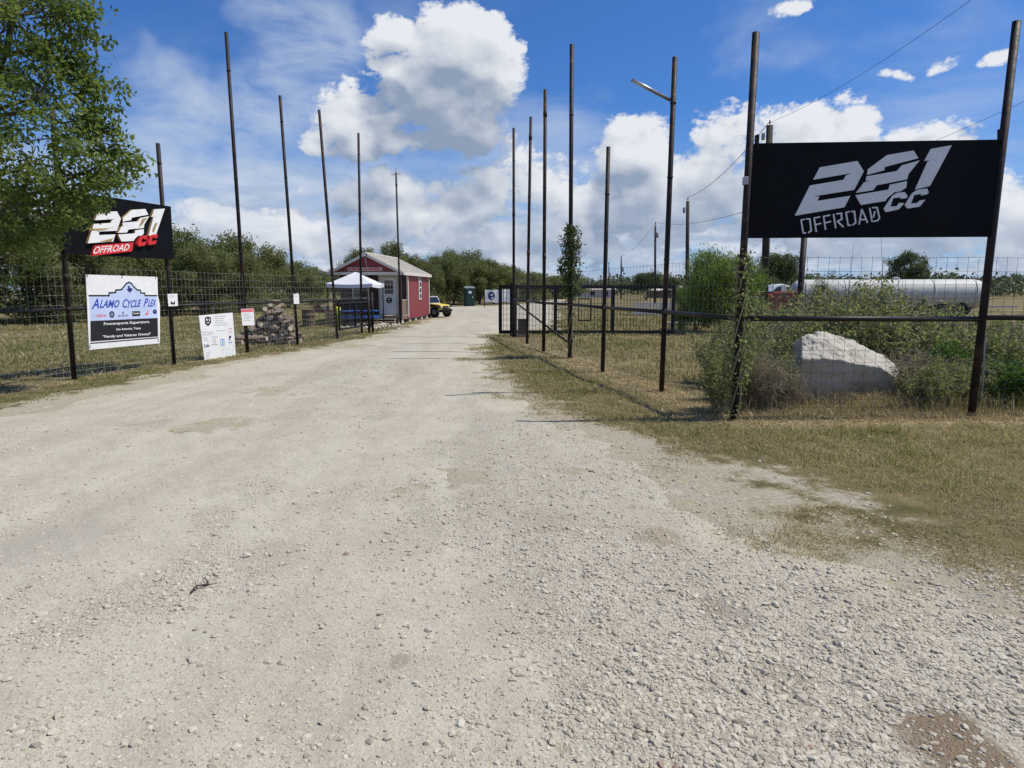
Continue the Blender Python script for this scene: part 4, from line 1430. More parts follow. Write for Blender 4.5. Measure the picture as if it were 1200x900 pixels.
# white canopy
cp = P(418.5, 380, 33.2)
cp.z = 0
cn = thing('canopy', 'white pyramid canopy on thin dark legs in front of the cabin porch', 'canopy', cp, -.06)
h = 1.12
q = MB()
N = 10
rows = []
for j in range(N + 1):                                       # slightly sagging pyramid roof
    t = j / N
    r = h * (1 - t)
    z = 2.02 + .58 * (t ** 1.12)
    ring_ = []
    for s in range(4):
        for k in range(6):
            u = k / 6
            c0 = [(-1, -1), (1, -1), (1, 1), (-1, 1)][s]
            c1 = [(1, -1), (1, 1), (-1, 1), (-1, -1)][s]
            sag = .05 * math.sin(math.pi * u) * (1 - t)
            ring_.append(((c0[0] * (1 - u) + c1[0] * u) * r, (c0[1] * (1 - u) + c1[1] * u) * r, z - sag))
    rows.append(ring_)
vs = [p for r_ in rows for p in r_]
fs = [(j * 24 + k, j * 24 + (k + 1) % 24, (j + 1) * 24 + (k + 1) % 24, (j + 1) * 24 + k) for j in range(N) for k in range(24)]
q.add(vs, fs)
n0 = len(q.v)
q.add([(p[0] * 1.003, p[1] * 1.003, p[2] - .16) for p in rows[0]] + list(rows[0]), [(k, (k + 1) % 24, 24 + (k + 1) % 24, 24 + k) for k in range(24)])
co = q.build('cover', M['canvas'], cn)
sd = co.modifiers.new('cloth', 'SOLIDIFY')
sd.thickness = .008
for sx in (-1, 1):
    for sy in (-1, 1):
        MB().box((sx * (h - .05), sy * (h - .05), .98), (.045, .045, 2.06)).build('leg', M['black_metal'], cn)
q = MB()
for sx in (-1, 1):
    q.tube((sx * (h - .05), -h + .075, 1.92), (sx * (h - .05), h - .075, 1.92), .016, n=6)
    q.tube((-h + .075, sx * (h - .05), 1.92), (h - .075, sx * (h - .05), 1.92), .016, n=6)
q.build('frame', M['black_metal'], cn)

# blue picnic table
pt = P(421, 381, 31.6)
pt.z = 0
tb = thing('picnic_table', 'blue coated picnic table with curved black legs under the edge of the canopy', 'table', pt, .12)
MB().box((0, 0, .74), (1.75, .70, .05)).build('tabletop', M['blue_coat'], tb, bevel=.015)
for s in (-1, 1):
    MB().box((.12, s * .68, .45), (1.75, .27, .05)).build('bench', M['blue_coat'], tb, bevel=.015)
for s in (-1, 1):
    q = MB()
    q.path([(s * .62, -.62, .0), (s * .62, -.72, .10), (s * .62, -.72, .30), (s * .62, -.66, .415)], .024, 8)
    q.path([(s * .62, .62, .0), (s * .62, .72, .10), (s * .62, .72, .30), (s * .62, .66, .415)], .024, 8)
    q.path([(s * .62, -.62, .03), (s * .62, 0, .03), (s * .62, .62, .03)], .022, 8)
    q.path([(s * .62, -.2, .03), (s * .62, -.22, .4), (s * .62, -.28, .71)], .022, 8)
    q.path([(s * .62, .2, .03), (s * .62, .22, .4), (s * .62, .28, .71)], .022, 8)
    q.build('leg_frame', M['black_metal'], tb, smooth=True)

# drum, work table, gas bottle, crate behind the left fence
bp_ = G(362, 383.5)
dm = thing('drum', 'open rusty steel drum standing in the grass behind the left fence', 'drum', bp_)
q = MB().lathe([(.30, 0), (.30, .02), (.29, .04), (.29, .26), (.303, .28), (.29, .30), (.29, .53), (.303, .55), (.29, .57), (.29, .80), (.305, .82), (.30, .84), (.27, .84), (.265, .70)], 24)
q.build('shell', M['rust'], dm, smooth=True)
MB().lathe([(.026, 0), (.026, .014)], 10, (.20, -.222, .44), 'Y').build('bung', M['steel'], dm)
wt = P(376, 382, 32.4)
wt.z = 0
wk = thing('work_table', 'low dark outdoor table standing behind the rusty drum', 'table', wt, .1)
MB().box((0, 0, .66), (.80, .60, .05)).build('tabletop', M['wood'], wk)
for sx in (-1, 1):
    for sy in (-1, 1):
        MB().box((sx * .35, sy * .25, .31), (.06, .06, .65)).build('leg', M['porch_dark'], wk)
q = MB()
q.add([(-.36, -.22, 0), (.20, -.24, 0), (.24, .2, 0), (-.3, .22, 0), (-.16, -.05, .34), (-.06, .02, .40), (.06, -.02, .28), (.1, .1, .18)],
      [(3, 2, 1, 0), (0, 1, 6, 5, 4), (1, 2, 7, 6), (2, 3, 5, 7), (3, 0, 4), (3, 4, 5), (5, 6, 7)])
o = q.build('tarp_heap', M['tarp_brown'])
o.location = wt + Vector((-.06, 0, .686))
tag(o, 'peaked brown tarp heap lying on the low dark table', 'tarp')
q = MB()
for i in range(7):
    r = random.uniform(.05, .09)
    q.box((random.uniform(-.12, .12), random.uniform(-.14, .14), r * .9 + random.uniform(0, .12)), (r * 2, r * 1.6, r * 1.5), random.uniform(0, 3), random.uniform(-.4, .4))
o = q.build('stone_heap', M['limestone'])
o.location = wt + Vector((.26, -.04, .70))
tag(o, 'few pale stones heaped at the right end of the low table', 'stones')
gb_ = P(396.5, 380, 31.5)
gb_.z = 0
gy = thing('gas_bottle', 'two tier yellow gas bottle standing left of the blue picnic table', 'gas bottle', gb_)
MB().lathe([(.13, 0), (.15, .03), (.15, .38), (.12, .46), (.06, .49)], 16).build('tank', M['lime'], gy, smooth=True)
MB().lathe([(.15, .50), (.15, .53), (.15, .84), (.12, .92), (.06, .95)], 16).build('upper_tank', M['lime'], gy, smooth=True)
MB().lathe([(.09, .485), (.09, .505)], 12).build('collar', M['black_metal'], gy)
MB().lathe([(.05, .945), (.05, 1.02), (.02, 1.05)], 10).build('valve', M['black_metal'], gy)
cr = P(389, 381, 32.0)
cr.z = 0
ck = thing('crate', 'dark slatted wooden crate left of the yellow gas bottle', 'crate', cr, .2)
for i in range(4):
    MB().box((0, -.25, .11 + i * .19), (.56, .03, .15)).build('slat', M['wood'], ck)
    MB().box((0, .25, .11 + i * .19), (.56, .03, .15)).build('slat', M['wood'], ck)
    MB().box((-.265, 0, .11 + i * .19), (.03, .466, .15)).build('slat', M['wood'], ck)
    MB().box((.265, 0, .11 + i * .19), (.03, .466, .15)).build('slat', M['wood'], ck)
MB().box((0, 0, .05), (.49, .46, .03)).build('floor', M['wood'], ck)

# pale rubble edging before the cabin: too many and too small to count
n = 150
px = RNG.uniform(398, 470, n)
py = 383.5 + (px - 398) * -.02 + RNG.normal(0, 1.7, n)
gx = np.array([G(a, b)[:2] for a, b in zip(px, py)])
me = stones_mesh('rubble', gx[:, 0], gx[:, 1], np.zeros(n), np.exp(RNG.normal(math.log(.15), .4, n)), .6, .25, .2)
tag(link('rubble', me, M['pebble']), kind='stuff')

# ------------------------------------------------------------------ firewood heap
hp = G(312, 404)
hp = Vector((hp.x, hp.y + .5, 0))
fw_ = thing('firewood_heap', 'tall heap of cut grey firewood logs behind the left fence', 'firewood', hp)


def log_mesh(i):
    r, L = random.uniform(.055, .095), random.uniform(.36, .50)
    q = MB()
    n = 8
    q.lathe([(r * random.uniform(.9, 1.05), -L / 2), (r * random.uniform(.92, 1.05), 0), (r * random.uniform(.85, 1.0), L / 2)], n, (0, 0, 0), 'X')
    me = bpy.data.meshes.new('log')
    me.from_pydata([(v[0], v[1] * random.uniform(.85, 1.1), v[2] * random.uniform(.85, 1.1)) for v in q.v], [], q.f)
    me.materials.append(M['log_bark'])
    me.materials.append(M['log_end'])
    me.polygons.foreach_set('material_index', [1 if len(p.vertices) > 4 else 0 for p in me.polygons])
    me.update()
    return me


LOGS = [log_mesh(i) for i in range(9)]
cnt = 0
for lay in range(11):
    z = .07 + lay * .125
    half = max(.10, .95 * (1 - lay / 11.0) ** .85)
    nrow = max(1, int(half * 2 / .17))
    for i in range(nrow):
        for dep in range(2 if lay < 7 else 1):
            o = bpy.data.objects.new('log', random.choice(LOGS))
            COL.objects.link(o)
            o.parent = fw_
            o.location = (-half + (i + .5) * 2 * half / nrow + random.uniform(-.05, .05) + (.10 if lay > 3 else .0), -.32 + dep * .42 + lay * .045 + random.uniform(-.09, .09), z + random.uniform(-.03, .03))
            o.rotation_euler = (random.uniform(0, 6), random.uniform(-.5, .5), random.choice((1.57, 1.3, .8, 2.1, 0)) + random.uniform(-.6, .6))
            cnt += 1
for i in range(16):                                           # logs rolled out in front and to the left
    o = bpy.data.objects.new('log', random.choice(LOGS))
    COL.objects.link(o)
    o.parent = fw_
    row = i // 8
    o.location = (-1.25 + (i % 8) * .16 + random.uniform(-.04, .04), -.75 + random.uniform(-.12, .12) + row * .06, .08 + row * .13)
    o.rotation_euler = (random.uniform(0, 6), random.uniform(-.1, .1), random.uniform(-.3, .3))
    o.scale = (1.5, 1.15, 1.15)
for k, (a, b, c) in enumerate((((318, 399), (334, 411), .05), ((300, 412), (318, 401), .06), ((338, 391), (354, 408), .30))):
    A, B = G(*a), G(*b)
    q = MB()
    q.path([A + Vector((0, 0, c + .25)), A.lerp(B, .5) + Vector((.05, .03, c + .10)), B + Vector((0, 0, .03))], [.022, .018, .012], 6)
    tag(q.build('branch', M['porch_dark']), ('bare dark branch sloping from the firewood heap towards the drive', 'short dark branch leaning at the left foot of the firewood heap', 'thin dark branch lying against the pole right of the firewood heap')[k], 'branch')

# ------------------------------------------------------------------ yellow off-road vehicle, half behind the cabin
vp = Vector((P(506, 372, 42.8).x, 42.8, 0))
jp = thing('off_road_vehicle', 'yellow open off road vehicle with black tyres parked behind the red cabin', 'vehicle', vp, -math.radians(38))
jp.scale = (.82, .82, .85)
# local: +x forward, y left, z up
MB().prism([(-1.5, -.66, .48), (.35, -.66, .48), (.35, -.66, .95), (-.2, -.66, .98), (-.9, -.66, 1.0), (-1.5, -.66, .98)], (0, 1.32, 0)).build('body', M['yellow'], jp, bevel=.03)
MB().prism([(.36, -.55, .60), (1.40, -.46, .60), (1.42, -.46, .86), (1.30, -.46, .93), (.36, -.55, 1.02)], (0, 1.04, 0)).build('hood', M['yellow'], jp, bevel=.04)
MB().box((.1, 0, .44), (2.9, .62, .14)).build('chassis', M['black_metal'], jp)
for s in (-1, 1):
    MB().prism([(.55, s * .52, .84), (.70, s * .52, .93), (1.25, s * .52, .93), (1.48, s * .52, .80), (1.44, s * .52, .75), (1.22, s * .52, .87), (.72, s * .52, .87), (.60, s * .52, .80)], (0, s * .26, 0)).build('fender', M['black_metal'], jp)
ws = MB()
for s in (-1, 1):
    ws.tube((.34, s * .60, 1.0), (.10, s * .56, 1.50), .026, n=8)
ws.tube((.10, -.56, 1.50), (.10, .56, 1.50), .026, n=8).tube((.345, -.60, 1.02), (.345, .60, 1.02), .024, n=8)
wf = ws.build('windscreen', M['white'], jp, smooth=True)
MB().prism([(.335, -.57, 1.03), (.335, .57, 1.03), (.115, .53, 1.475), (.115, -.53, 1.475)], (.012, 0, .006)).build('pane', M['glass'], wf)
rc = MB()
for s in (-1, 1):
    rc.path([(.10, s * .56, 1.51), (-.75, s * .56, 1.54), (-1.35, s * .56, 1.0)], .028, 8)
for x, z in ((-.05, 1.515), (-.75, 1.54)):
    rc.tube((x, -.56, z), (x, .56, z), .026, n=8)
rc.build('roll_cage', M['black_metal'], jp, smooth=True)
for s in (-1, 1):
    MB().box((-.55, s * .32, .98), (.48, .46, .12), 0).box((-.80, s * .32, 1.24), (.12, .46, .46)).build('seat', M['rubber'], jp)
gr = MB().box((1.435, 0, .74), (.03, .62, .22)).build('grille', M['black_metal'], jp)
for i in range(6):
    MB().box((1.455, -.22 + i * .088, .74), (.014, .03, .17)).build('slot', M['steel'], gr)
for s in (-1, 1):
    MB().lathe([(.085, 0), (.095, .02), (.08, .05)], 16, (1.43, s * .385, .78), 'X').build('headlight', M['lamp'], jp, smooth=True)
bm = MB().box((1.56, 0, .52), (.12, 1.30, .15)).build('bumper', M['black_metal'], jp, bevel=.02)
MB().tube((1.60, -.28, .58), (1.60, -.28, .82), .02, n=6).tube((1.60, .28, .58), (1.60, .28, .82), .02, n=6).tube((1.60, -.30, .82), (1.60, .30, .82), .02, n=6).build('bull_bar', M['black_metal'], bm)
for x in (1.0, -.95):
    for s in (-1, 1):
        ty = MB().lathe([(.20, -.14), (.33, -.15), (.38, -.11), (.385, 0), (.38, .11), (.33, .15), (.20, .14)], 24, (x, s * .66, .385), 'Y').build('wheel', M['rubber'], jp, smooth=True)
        MB().lathe([(.06, -.155), (.19, -.145), (.195, .145), (.06, .155)], 16, (x, s * .66, .385), 'Y').build('rim', M['steel'], ty, smooth=True)

# ------------------------------------------------------------------ portable toilet, banner
tp = P(550, 359, 70)
tp.z = 0
po = thing('portable_toilet', 'dark green portable toilet with a pale rounded roof by the trees', 'toilet', tp, .25)
po.scale = (.92, .92, .90)
MB().box((0, 0, .07), (1.12, 1.16, .14)).build('base', M['black_metal'], po)
MB().box((0, 0, 1.10), (1.06, 1.10, 1.92)).build('cabin_shell', M['teal'], po, bevel=.04)
dd = MB().box((-.02, -.57, 1.05), (.78, .04, 1.78)).build('door', M['teal'], po, bevel=.01)
MB().box((.26, -.60, 1.05), (.10, .03, .14)).build('latch', M['white'], dd)
MB().box((-.02, -.598, 1.60), (.34, .014, .28)).build('door_sign', M['white'], dd)
for i in range(4):
    MB().box((.536, -.3 + i * .2, 1.05), (.02, .05, 1.6)).build('rib', M['teal'], po)
MB().prism([(-.57, -.58, 2.07), (.57, -.58, 2.07), (.55, -.58, 2.16), (.34, -.58, 2.27), (0, -.58, 2.31), (-.34, -.58, 2.27), (-.55, -.58, 2.16)], (0, 1.16, 0)).build('roof', M['potty_roof'], po)
MB().tube((.38, .35, 2.2), (.38, .35, 2.5), .05, n=10).build('vent_pipe', M['black_metal'], po)
wb = [P(568.5, 358, 64), P(603, 358, 64)]
for w_ in wb:
    w_.z = 0
bn = thing('banner', 'white banner with a round dark emblem beside the sliding gate, in front of the trees', 'banner', wb[0])
bw = (wb[1] - wb[0]).length
q = MB()
NX = 14
vs, fs = [], []
for i in range(NX + 1):
    x = bw * i / NX
    y = .05 * math.sin(i * 1.3)
    vs += [(x, y, .52 + .05 * math.sin(i * .9)), (x, y, 1.72 - .03 * math.sin(i * .45))]
for i in range(NX):
    fs.append((2 * i, 2 * i + 2, 2 * i + 3, 2 * i + 1))
cl = q.add(vs, fs).build('cloth', M['white'], bn)
sd = cl.modifiers.new('cloth', 'SOLIDIFY')
sd.thickness = .01
for x in (-.06, bw / 2, bw + .06):
    MB().tube((x, .09, -.1), (x, .09, 1.8), .035, n=8).build('post', M['black_metal'], bn)
em = MB().prism([(.62 + .34 * math.cos(a * .5236), -.075, 1.12 + .40 * math.sin(a * .5236)) for a in range(12)], (0, -.012, 0)).build('emblem', M['navy_print'], bn)
MB().prism([(.45, -.089, 1.20), (.72, -.089, 1.34), (.80, -.089, 1.2), (.62, -.089, 1.14)], (0, -.006, 0)).prism([(.58, -.089, .82), (.78, -.089, .86), (.84, -.089, 1.02), (.66, -.089, 1.02)], (0, -.006, 0)).build('emblem_mark', M['white'], em)

# ------------------------------------------------------------------ boulder
def boulder():
    import bmesh
    from mathutils import noise as mn
    xs = (922, 934, 940, 958, 986, 1008, 1032, 1052)
    top = (452, 424, 395, 389, 393, 403, 413, 428)
    edge = (462, 436, 422, 419, 422, 427, 431, 443)
    bm = bmesh.new()
    cols = []
    for i, x in enumerate(xs):
        k = abs(i - 3.5) / 3.5
        e = P(x, edge[i], 10.06 + .10 * k)
        t = P(x, top[i], 10.48 + .04 * k)
        lo = P(x + (6 if i == 0 else -6 if i == 7 else 0), 480, 10.34 + .05 * k)
        lo.z = -.15
        bt = Vector((t.x + .08, t.y + .45, t.z * .88))
        bb = Vector((t.x + .08, t.y + .70, -.15))
        cols.append([bm.verts.new(p) for p in (lo, e, t, bt, bb)])
    for A, B in zip(cols[:-1], cols[1:]):
        for j in range(4):
            bm.faces.new((A[j], B[j], B[j + 1], A[j + 1]))
    bm.faces.new(cols[0])
    bm.faces.new(list(reversed(cols[-1])))
    bm.faces.new([c_[0] for c_ in cols] + [c_[4] for c_ in reversed(cols)])
    bmesh.ops.recalc_face_normals(bm, faces=bm.faces)
    bmesh.ops.triangulate(bm, faces=bm.faces)
    for k in range(5):
        bmesh.ops.subdivide_edges(bm, edges=bm.edges, cuts=1, use_grid_fill=True)
        if k == 1:
            bmesh.ops.smooth_vert(bm, verts=bm.verts, factor=.10, use_axis_x=True, use_axis_y=True, use_axis_z=True)
    bm.normal_update()
    for v in bm.verts:
        n_ = mn.fractal(v.co * 2.6, 1.0, 2.1, 5) * .040 + mn.fractal(v.co * 11, .9, 2.1, 5) * .016 - max(0, mn.fractal(v.co * 6, .8, 2.0, 3) - .35) * .05
        v.co += v.normal * n_
    me = bpy.data.meshes.new('boulder')
    bm.to_mesh(me)
    bm.free()
    for p in me.polygons:
        p.use_smooth = True
    tag(link('boulder', me, M['limestone']), 'big pale limestone boulder standing upright behind the front fence', 'boulder')


boulder()
# second, low pale stones at its foot
for i, (x, y, s) in enumerate(((958, 466, .34), (1006, 468, .26))):
    p = G(x, y)
    me = stones_mesh('stone', np.array([p.x]), np.array([p.y - .35]), np.array([-.02]), np.array([s]), .55, .2, .3)
    tag(link('stone', me, M['pebble']), ('flat pale stone lying at the left foot of the boulder', 'smaller pale stone lying at the right foot of the boulder')[i], 'stone')

# ------------------------------------------------------------------ tank trailer, truck, far things on the right
tx0, tx1 = P(926, 345, 46), P(1153, 345, 44)
tk = thing('tank_trailer', 'long chalky white tank trailer parked behind the weeds under the black billboard', 'trailer', ((tx0.x + tx1.x) / 2, (tx0.y + tx1.y) / 2, 0), math.atan2(tx1.y - tx0.y, tx1.x - tx0.x))
TL_ = (tx1 - tx0).length
hl = TL_ / 2
prof = [(.02, -hl), (.45, -hl + .05), (.75, -hl + .18), (.92, -hl + .42), (.98, -hl + .75), (.98, -hl * .3), (.98, hl * .3), (.98, hl - .75), (.92, hl - .42), (.75, hl - .18), (.45, hl - .05), (.02, hl)]
MB().lathe(prof, 36, (0, 0, 1.42), 'X').build('tank', M['tank'], tk, smooth=True)
for x in (-hl + .8, -hl * .45, 0, hl * .45, hl - .8):
    MB().lathe([(.985, -.04), (1.0, -.04), (1.0, .04), (.985, .04)], 36, (x, 0, 1.42), 'X').build('band', M['tank'], tk, smooth=True)
MB().box((0, 0, .40), (TL_ * .86, .7, .16)).build('chassis', M['black_metal'], tk)
MB().box((hl + .75, 0, .62), (2.6, .10, .10)).build('drawbar', M['tank'], tk)
MB().prism([(hl * .45, -.5, .10), (hl * .82, -.5, .10), (hl * .86, -.5, .62), (hl * .40, -.5, .62)], (0, 1.0, 0)).build('bogie', M['black_metal'], tk)
for x in (hl * .52, hl * .72):
    for s in (-1, 1):
        w_ = MB().lathe([(.2, -.13), (.40, -.14), (.45, -.1), (.45, .1), (.40, .14), (.2, .13)], 20, (x, s * .75, .45), 'Y').build('wheel', M['rubber'], tk, smooth=True)
        MB().lathe([(.06, -.145), (.2, -.135), (.2, .135), (.06, .145)], 14, (x, s * .75, .45), 'Y').build('rim', M['rust'], w_)
for x in (-hl * .2, hl * .1):
    MB().lathe([(.22, 0), (.22, .14), (.06, .18)], 14, (x, 0, 2.38)).build('manhole', M['tank'], tk)
rt = Vector((P(903, 350, 40).x, 40, 0))
tr = thing('truck', 'faded red truck with white cab roof, half hidden by weeds under the billboard', 'truck', rt, math.radians(4))
MB().prism([(-1.0, -.8, .55), (1.35, -.8, .55), (1.35, -.8, 1.48), (1.2, -.8, 1.60), (-.1, -.8, 1.60), (-.35, -.8, 1.50), (-1.0, -.8, 1.42)], (0, 1.6, 0)).build('body', M['truck_red'], tr, bevel=.05)
MB().prism([(-.35, -.72, 1.603), (1.0, -.72, 1.603), (.72, -.72, 1.98), (.35, -.72, 2.06), (.02, -.72, 1.98)], (0, 1.44, 0)).build('cab_roof', M['white'], tr, bevel=.06)
MB().prism([(-.22, -.735, 1.64), (.28, -.735, 1.64), (.28, -.735, 1.92), (.06, -.735, 1.88)], (0, .014, 0)).build('side_window', M['glass'], tr)
MB().box((-1.5, 0, .95), (.98, 1.5, .80)).build('hood', M['steel'], tr, bevel=.12)
for x in (-1.35, .75):
    for s in (-1, 1):
        w_ = MB().lathe([(.2, -.12), (.38, -.13), (.42, -.09), (.42, .09), (.38, .13), (.2, .12)], 20, (x, s * .82, .42), 'Y').build('wheel', M['rubber'], tr, smooth=True)
        MB().lathe([(.06, -.135), (.2, -.125), (.2, .125), (.06, .135)], 14, (x, s * .82, .42), 'Y').build('rim', M['steel'], w_)
for s in (-1, 1):
    MB().lathe([(.09, 0), (.09, .05)], 12, (-2.03, s * .5, 1.0), 'X').build('headlight', M['lamp'], tr)
# white slatted livestock rack
rk0 = Vector((P(766, 368, 44).x, 44, 0))
rk = thing('slatted_rack', 'low white slatted livestock rack in the field behind the sliding gate', 'rack', rk0, -.25)
for z in (.22, .78):
    MB().box((0, 0, z), (2.6, .05, .09)).build('rail', M['white'], rk)
for i in range(11):
    MB().box((-1.22 + i * .244, -.046, .47), (.13, .03, .84 + .04 * math.sin(i * 2.1))).build('slat', M['white'], rk)
for s in (-1, 1):
    MB().box((s * 1.26, .45, .45), (.07, .85, .78)).build('end_panel', M['white'], rk)
cs = P(806, 379, 33.0)
cs.z = 0
o = MB().box((0, 0, .06), (1.7, 1.5, .14), .15).build('concrete_slab', M['concrete'], bevel=.02)
o.location = cs
tag(o, 'pale concrete slab lying in the grass right of the sliding gate', 'slab')
# far pickup and low sheds
fp_ = Vector((P(631.5, 345, 150).x, 150, 0))
pk = thing('pickup', 'small dark pickup far down the track beyond the sliding gate', 'pickup', fp_, .2)
MB().prism([(-1.1, -.85, .45), (1.2, -.85, .45), (1.2, -.85, 1.0), (.5, -.85, 1.05), (.2, -.85, 1.6), (-.5, -.85, 1.6), (-.6, -.85, 1.05), (-1.1, -.85, 1.0)], (0, 1.7, 0)).build('body', M['black_metal'], pk, bevel=.06)
MB().prism([(-.42, -.86, 1.1), (.32, -.86, 1.1), (.14, -.86, 1.5), (-.4, -.86, 1.5)], (0, .02, 0)).build('side_window', M['glass'], pk)
for x in (-.7, .8):
    for s in (-1, 1):
        MB().lathe([(.1, -.1), (.36, -.1), (.36, .1), (.1, .1)], 16, (x, s * .8, .36), 'Y').build('wheel', M['rubber'], pk)


def far_shed(px, w, d, h, label, wall):
    p = Vector((P(px, 340, d).x, d, 0))
    t = thing('shed', label, 'shed', p, random.uniform(-.15, .15))
    MB().box((0, 0, h / 2), (w, 4.0, h)).build('wall', M[wall], t)
    MB().prism([(-w / 2 - .3, -2.4, h), (-w / 2 - .3, 2.4, h), (-w / 2 - .3, 0, h + .9)], (w + .6, 0, 0)).build('roof', M['roof_metal'], t)
    for i in range(3):
        MB().box((-w * .3 + i * w * .3, -2.02, h * .5), (1.0, .06, h * .55)).build('opening', M['porch_dark'], t)


far_shed(692, 10, 150, 1.7, 'long low pale roofed shed far off behind the vine covered pole', 'trim')
far_shed(646, 4.4, 170, 1.9, 'tiny white shed far off at the end of the track', 'white')
far_shed(780, 7, 140, 1.5, 'low tan roofed shed far off at the right end of the sliding gate', 'wood')

# ------------------------------------------------------------------ utility poles and overhead cables
UP = []
for (px, ty, d, r, lab, lean) in ((902, 147, 29, .17, 'thick dark utility pole rising behind the left end of the black billboard', -5), (806, 236, 50, .16, 'dark utility pole rising above the feathery green shrub', 0),
                                  (768, 265, 74, .14, 'slim utility pole just left of the pole with the side arm', 1), (728, 305, 120, .16, 'small far utility pole seen beyond the sliding gate', 0), (713.5, 312, 150, .13, 'thinnest farthest utility pole beyond the sliding gate', 0)):
    b = P(px + (lean if lean < 0 else 0), 340, d)
    b.z = 0
    tt = P(px, ty, d)
    t = thing('utility_pole', lab, 'utility pole', b, 0, 'utility poles across the field')
    L = tt.z
    dx = tt.x - b.x
    MB().path([(0, 0, -.3), (dx * .5, 0, L * .5), (dx, 0, L)], [r, r * .9, r * .78], 12).build('shaft', M['pole_wood'], t, smooth=True)
    s = max(.6, d / 60)
    MB().lathe([(.03 * s, 0), (.03 * s, .16 * s), (.07 * s, .17 * s), (.05 * s, .24 * s), (.07 * s, .27 * s), (.04 * s, .36 * s), (.015, .42 * s)], 12, (dx, 0, L - .02)).build('insulator', M['ceramic'], t, smooth=True)
    MB().lathe([(.10 * s, 0), (.12 * s, .05), (.12 * s, .4 * s), (.07 * s, .48 * s)], 12, (dx + (r + .1) * (1 if px < 800 else -1), -.05, L - 1.0 * s)).build('bracket', M['ceramic'], t, smooth=True)
    UP.append(tt + Vector((0, 0, .36 * s)))


def cable(a, b, sag, label, r=.012):
    q = MB()
    n = 24
    q.path([a.lerp(b, i / n) - Vector((0, 0, sag * 4 * (i / n) * (1 - i / n))) for i in range(n + 1)], r, 5, False)
    tag(q.build('overhead_cable', M['cable']), label, 'cable')


cable(UP[1], UP[0] - Vector((0, 0, .05)), .5, 'thin overhead cable slung between the pole over the feathery shrub and the billboard pole', .014)
cable(UP[0] - Vector((0, 0, .1)), P(1150, -9, 16), .25, 'upper overhead cable rising from the pole behind the billboard to the top right', .006)
cable(P(902, 236, 28.8), P(1215, 112, 20), .2, 'lower overhead cable running over the right end of the billboard', .006)
cable(UP[2], P(899, 240, 29.1), .5, 'overhead cable from the slim middle pole to the back of the billboard', .012)
cable(UP[2] - Vector((0, 0, .1)), UP[3], .6, 'faint far overhead cable between the two smaller utility poles', .016)
# short post behind the billboard
p0, p1 = P(936.5, 345, 15), P(943, 270, 15)
p0.z = -.2
tag(MB().path([p0, p1], .065, 12).build('post', M['pipe'], smooth=True), 'short dark post standing in the weeds behind the billboard lettering', 'post')
# thin metal stake by the right pole
p0 = P(1154, 440, 9.6)
p0.z = -.1
tag(MB().path([p0, P(1155, 392, 9.6)], .012, 6).build('stake', M['steel']), 'thin grey metal stake in the weeds just right of the far billboard pole', 'stake')

# twig and flat stone on the drive
def twig(px, py, L, a, label, n=3):
    c = G(px, py, .03)
    e = edge_dist(np.array([c.x]), np.array([c.y]))
    c.z = float(road_z(np.array([c.x]), np.array([c.y]), e)[0]) + .012
    q = MB()
    d = Vector((math.cos(a), math.sin(a), 0))
    s = Vector((-d.y, d.x, 0))
    q.path([c - d * L / 2, c - d * L * .1 + s * .02 + Vector((0, 0, .01)), c + d * L * .3 - s * .01, c + d * L / 2 + s * .03], [.006, .0055, .004, .002], 6)
    for k in range(n):
        t = -.2 + .25 * k
        q.path([c + d * L * t, c + d * (L * t + .06) + s * .08 * (-1) ** k + Vector((0, 0, .012))], [.004, .0015], 5)
    tag(q.build('twig', M['porch_dark'], smooth=True), label, 'twig')


twig(236, 688, .15, 1.2, 'forked dark twig lying on the pale gravel, left foreground')

# ------------------------------------------------------------------ vegetation
def leaf_geo(rng, tips, per, spread, size, aspect=.45, up=.35, along=None):
    """pointed leaves scattered round the twig tips: (verts, quads, tone, tone2)"""
    n = len(tips) * per
    c = np.repeat(tips, per, 0) + rng.normal(0, 1, (n, 3)) * np.asarray(spread)
    a = rng.normal(0, 1, (n, 3))
    if along is not None:
        a = a * .45 + np.repeat(along, per, 0) if np.ndim(along) > 1 else a * .45 + np.asarray(along)
    a /= np.linalg.norm(a, axis=1, keepdims=True)
    nr = rng.normal(0, 1, (n, 3))
    nr[:, 2] += up * 3
    b = np.cross(a, nr)
    b /= np.linalg.norm(b, axis=1, keepdims=True) + 1e-9
    nn = np.cross(b, a)
    L = (size * rng.uniform(.65, 1.35, n))[:, None]
    W = L * aspect
    V = np.stack([c - a * L * .5, c + b * W * .5 - a * L * .05 + nn * L * .06, c + a * L * .5, c - b * W * .5 - a * L * .05 + nn * L * .06], 1)
    F = (np.arange(n) * 4)[:, None] + np.array([[0, 1, 2, 3]])
    tone = np.clip(.5 + np.repeat(rng.normal(0, .22, len(tips)), per) + rng.normal(0, .2, n), 0, 1)
    return V.reshape(-1, 3), F, tone, rng.uniform(0, 1, n)


def leaf_mesh(name, geos):
    V, F, T, T2, o = [], [], [], [], 0
    for v, f, t, t2 in geos:
        V.append(v)
        F.append(f + o)
        T.append(t)
        T2.append(t2)
        o += len(v)
    return np_mesh(name, np.concatenate(V), np.concatenate(F), {'tone': ('FACE', np.concatenate(T)), 'tone2': ('FACE', np.concatenate(T2))})


def lobe_tips(rng, lobes, n, wts=None):
    vol = np.array([l[3] * l[4] * l[5] for l in lobes]) if wts is None else np.array(wts, float)
    k = rng.choice(len(lobes), n, p=vol / vol.sum())
    L = np.array(lobes)[k]
    d = rng.normal(0, 1, (n, 3))
    d /= np.linalg.norm(d, axis=1, keepdims=True)
    r = rng.uniform(.35, 1.0, n) ** .55
    return L[:, :3] + d * r[:, None] * L[:, 3:6], k


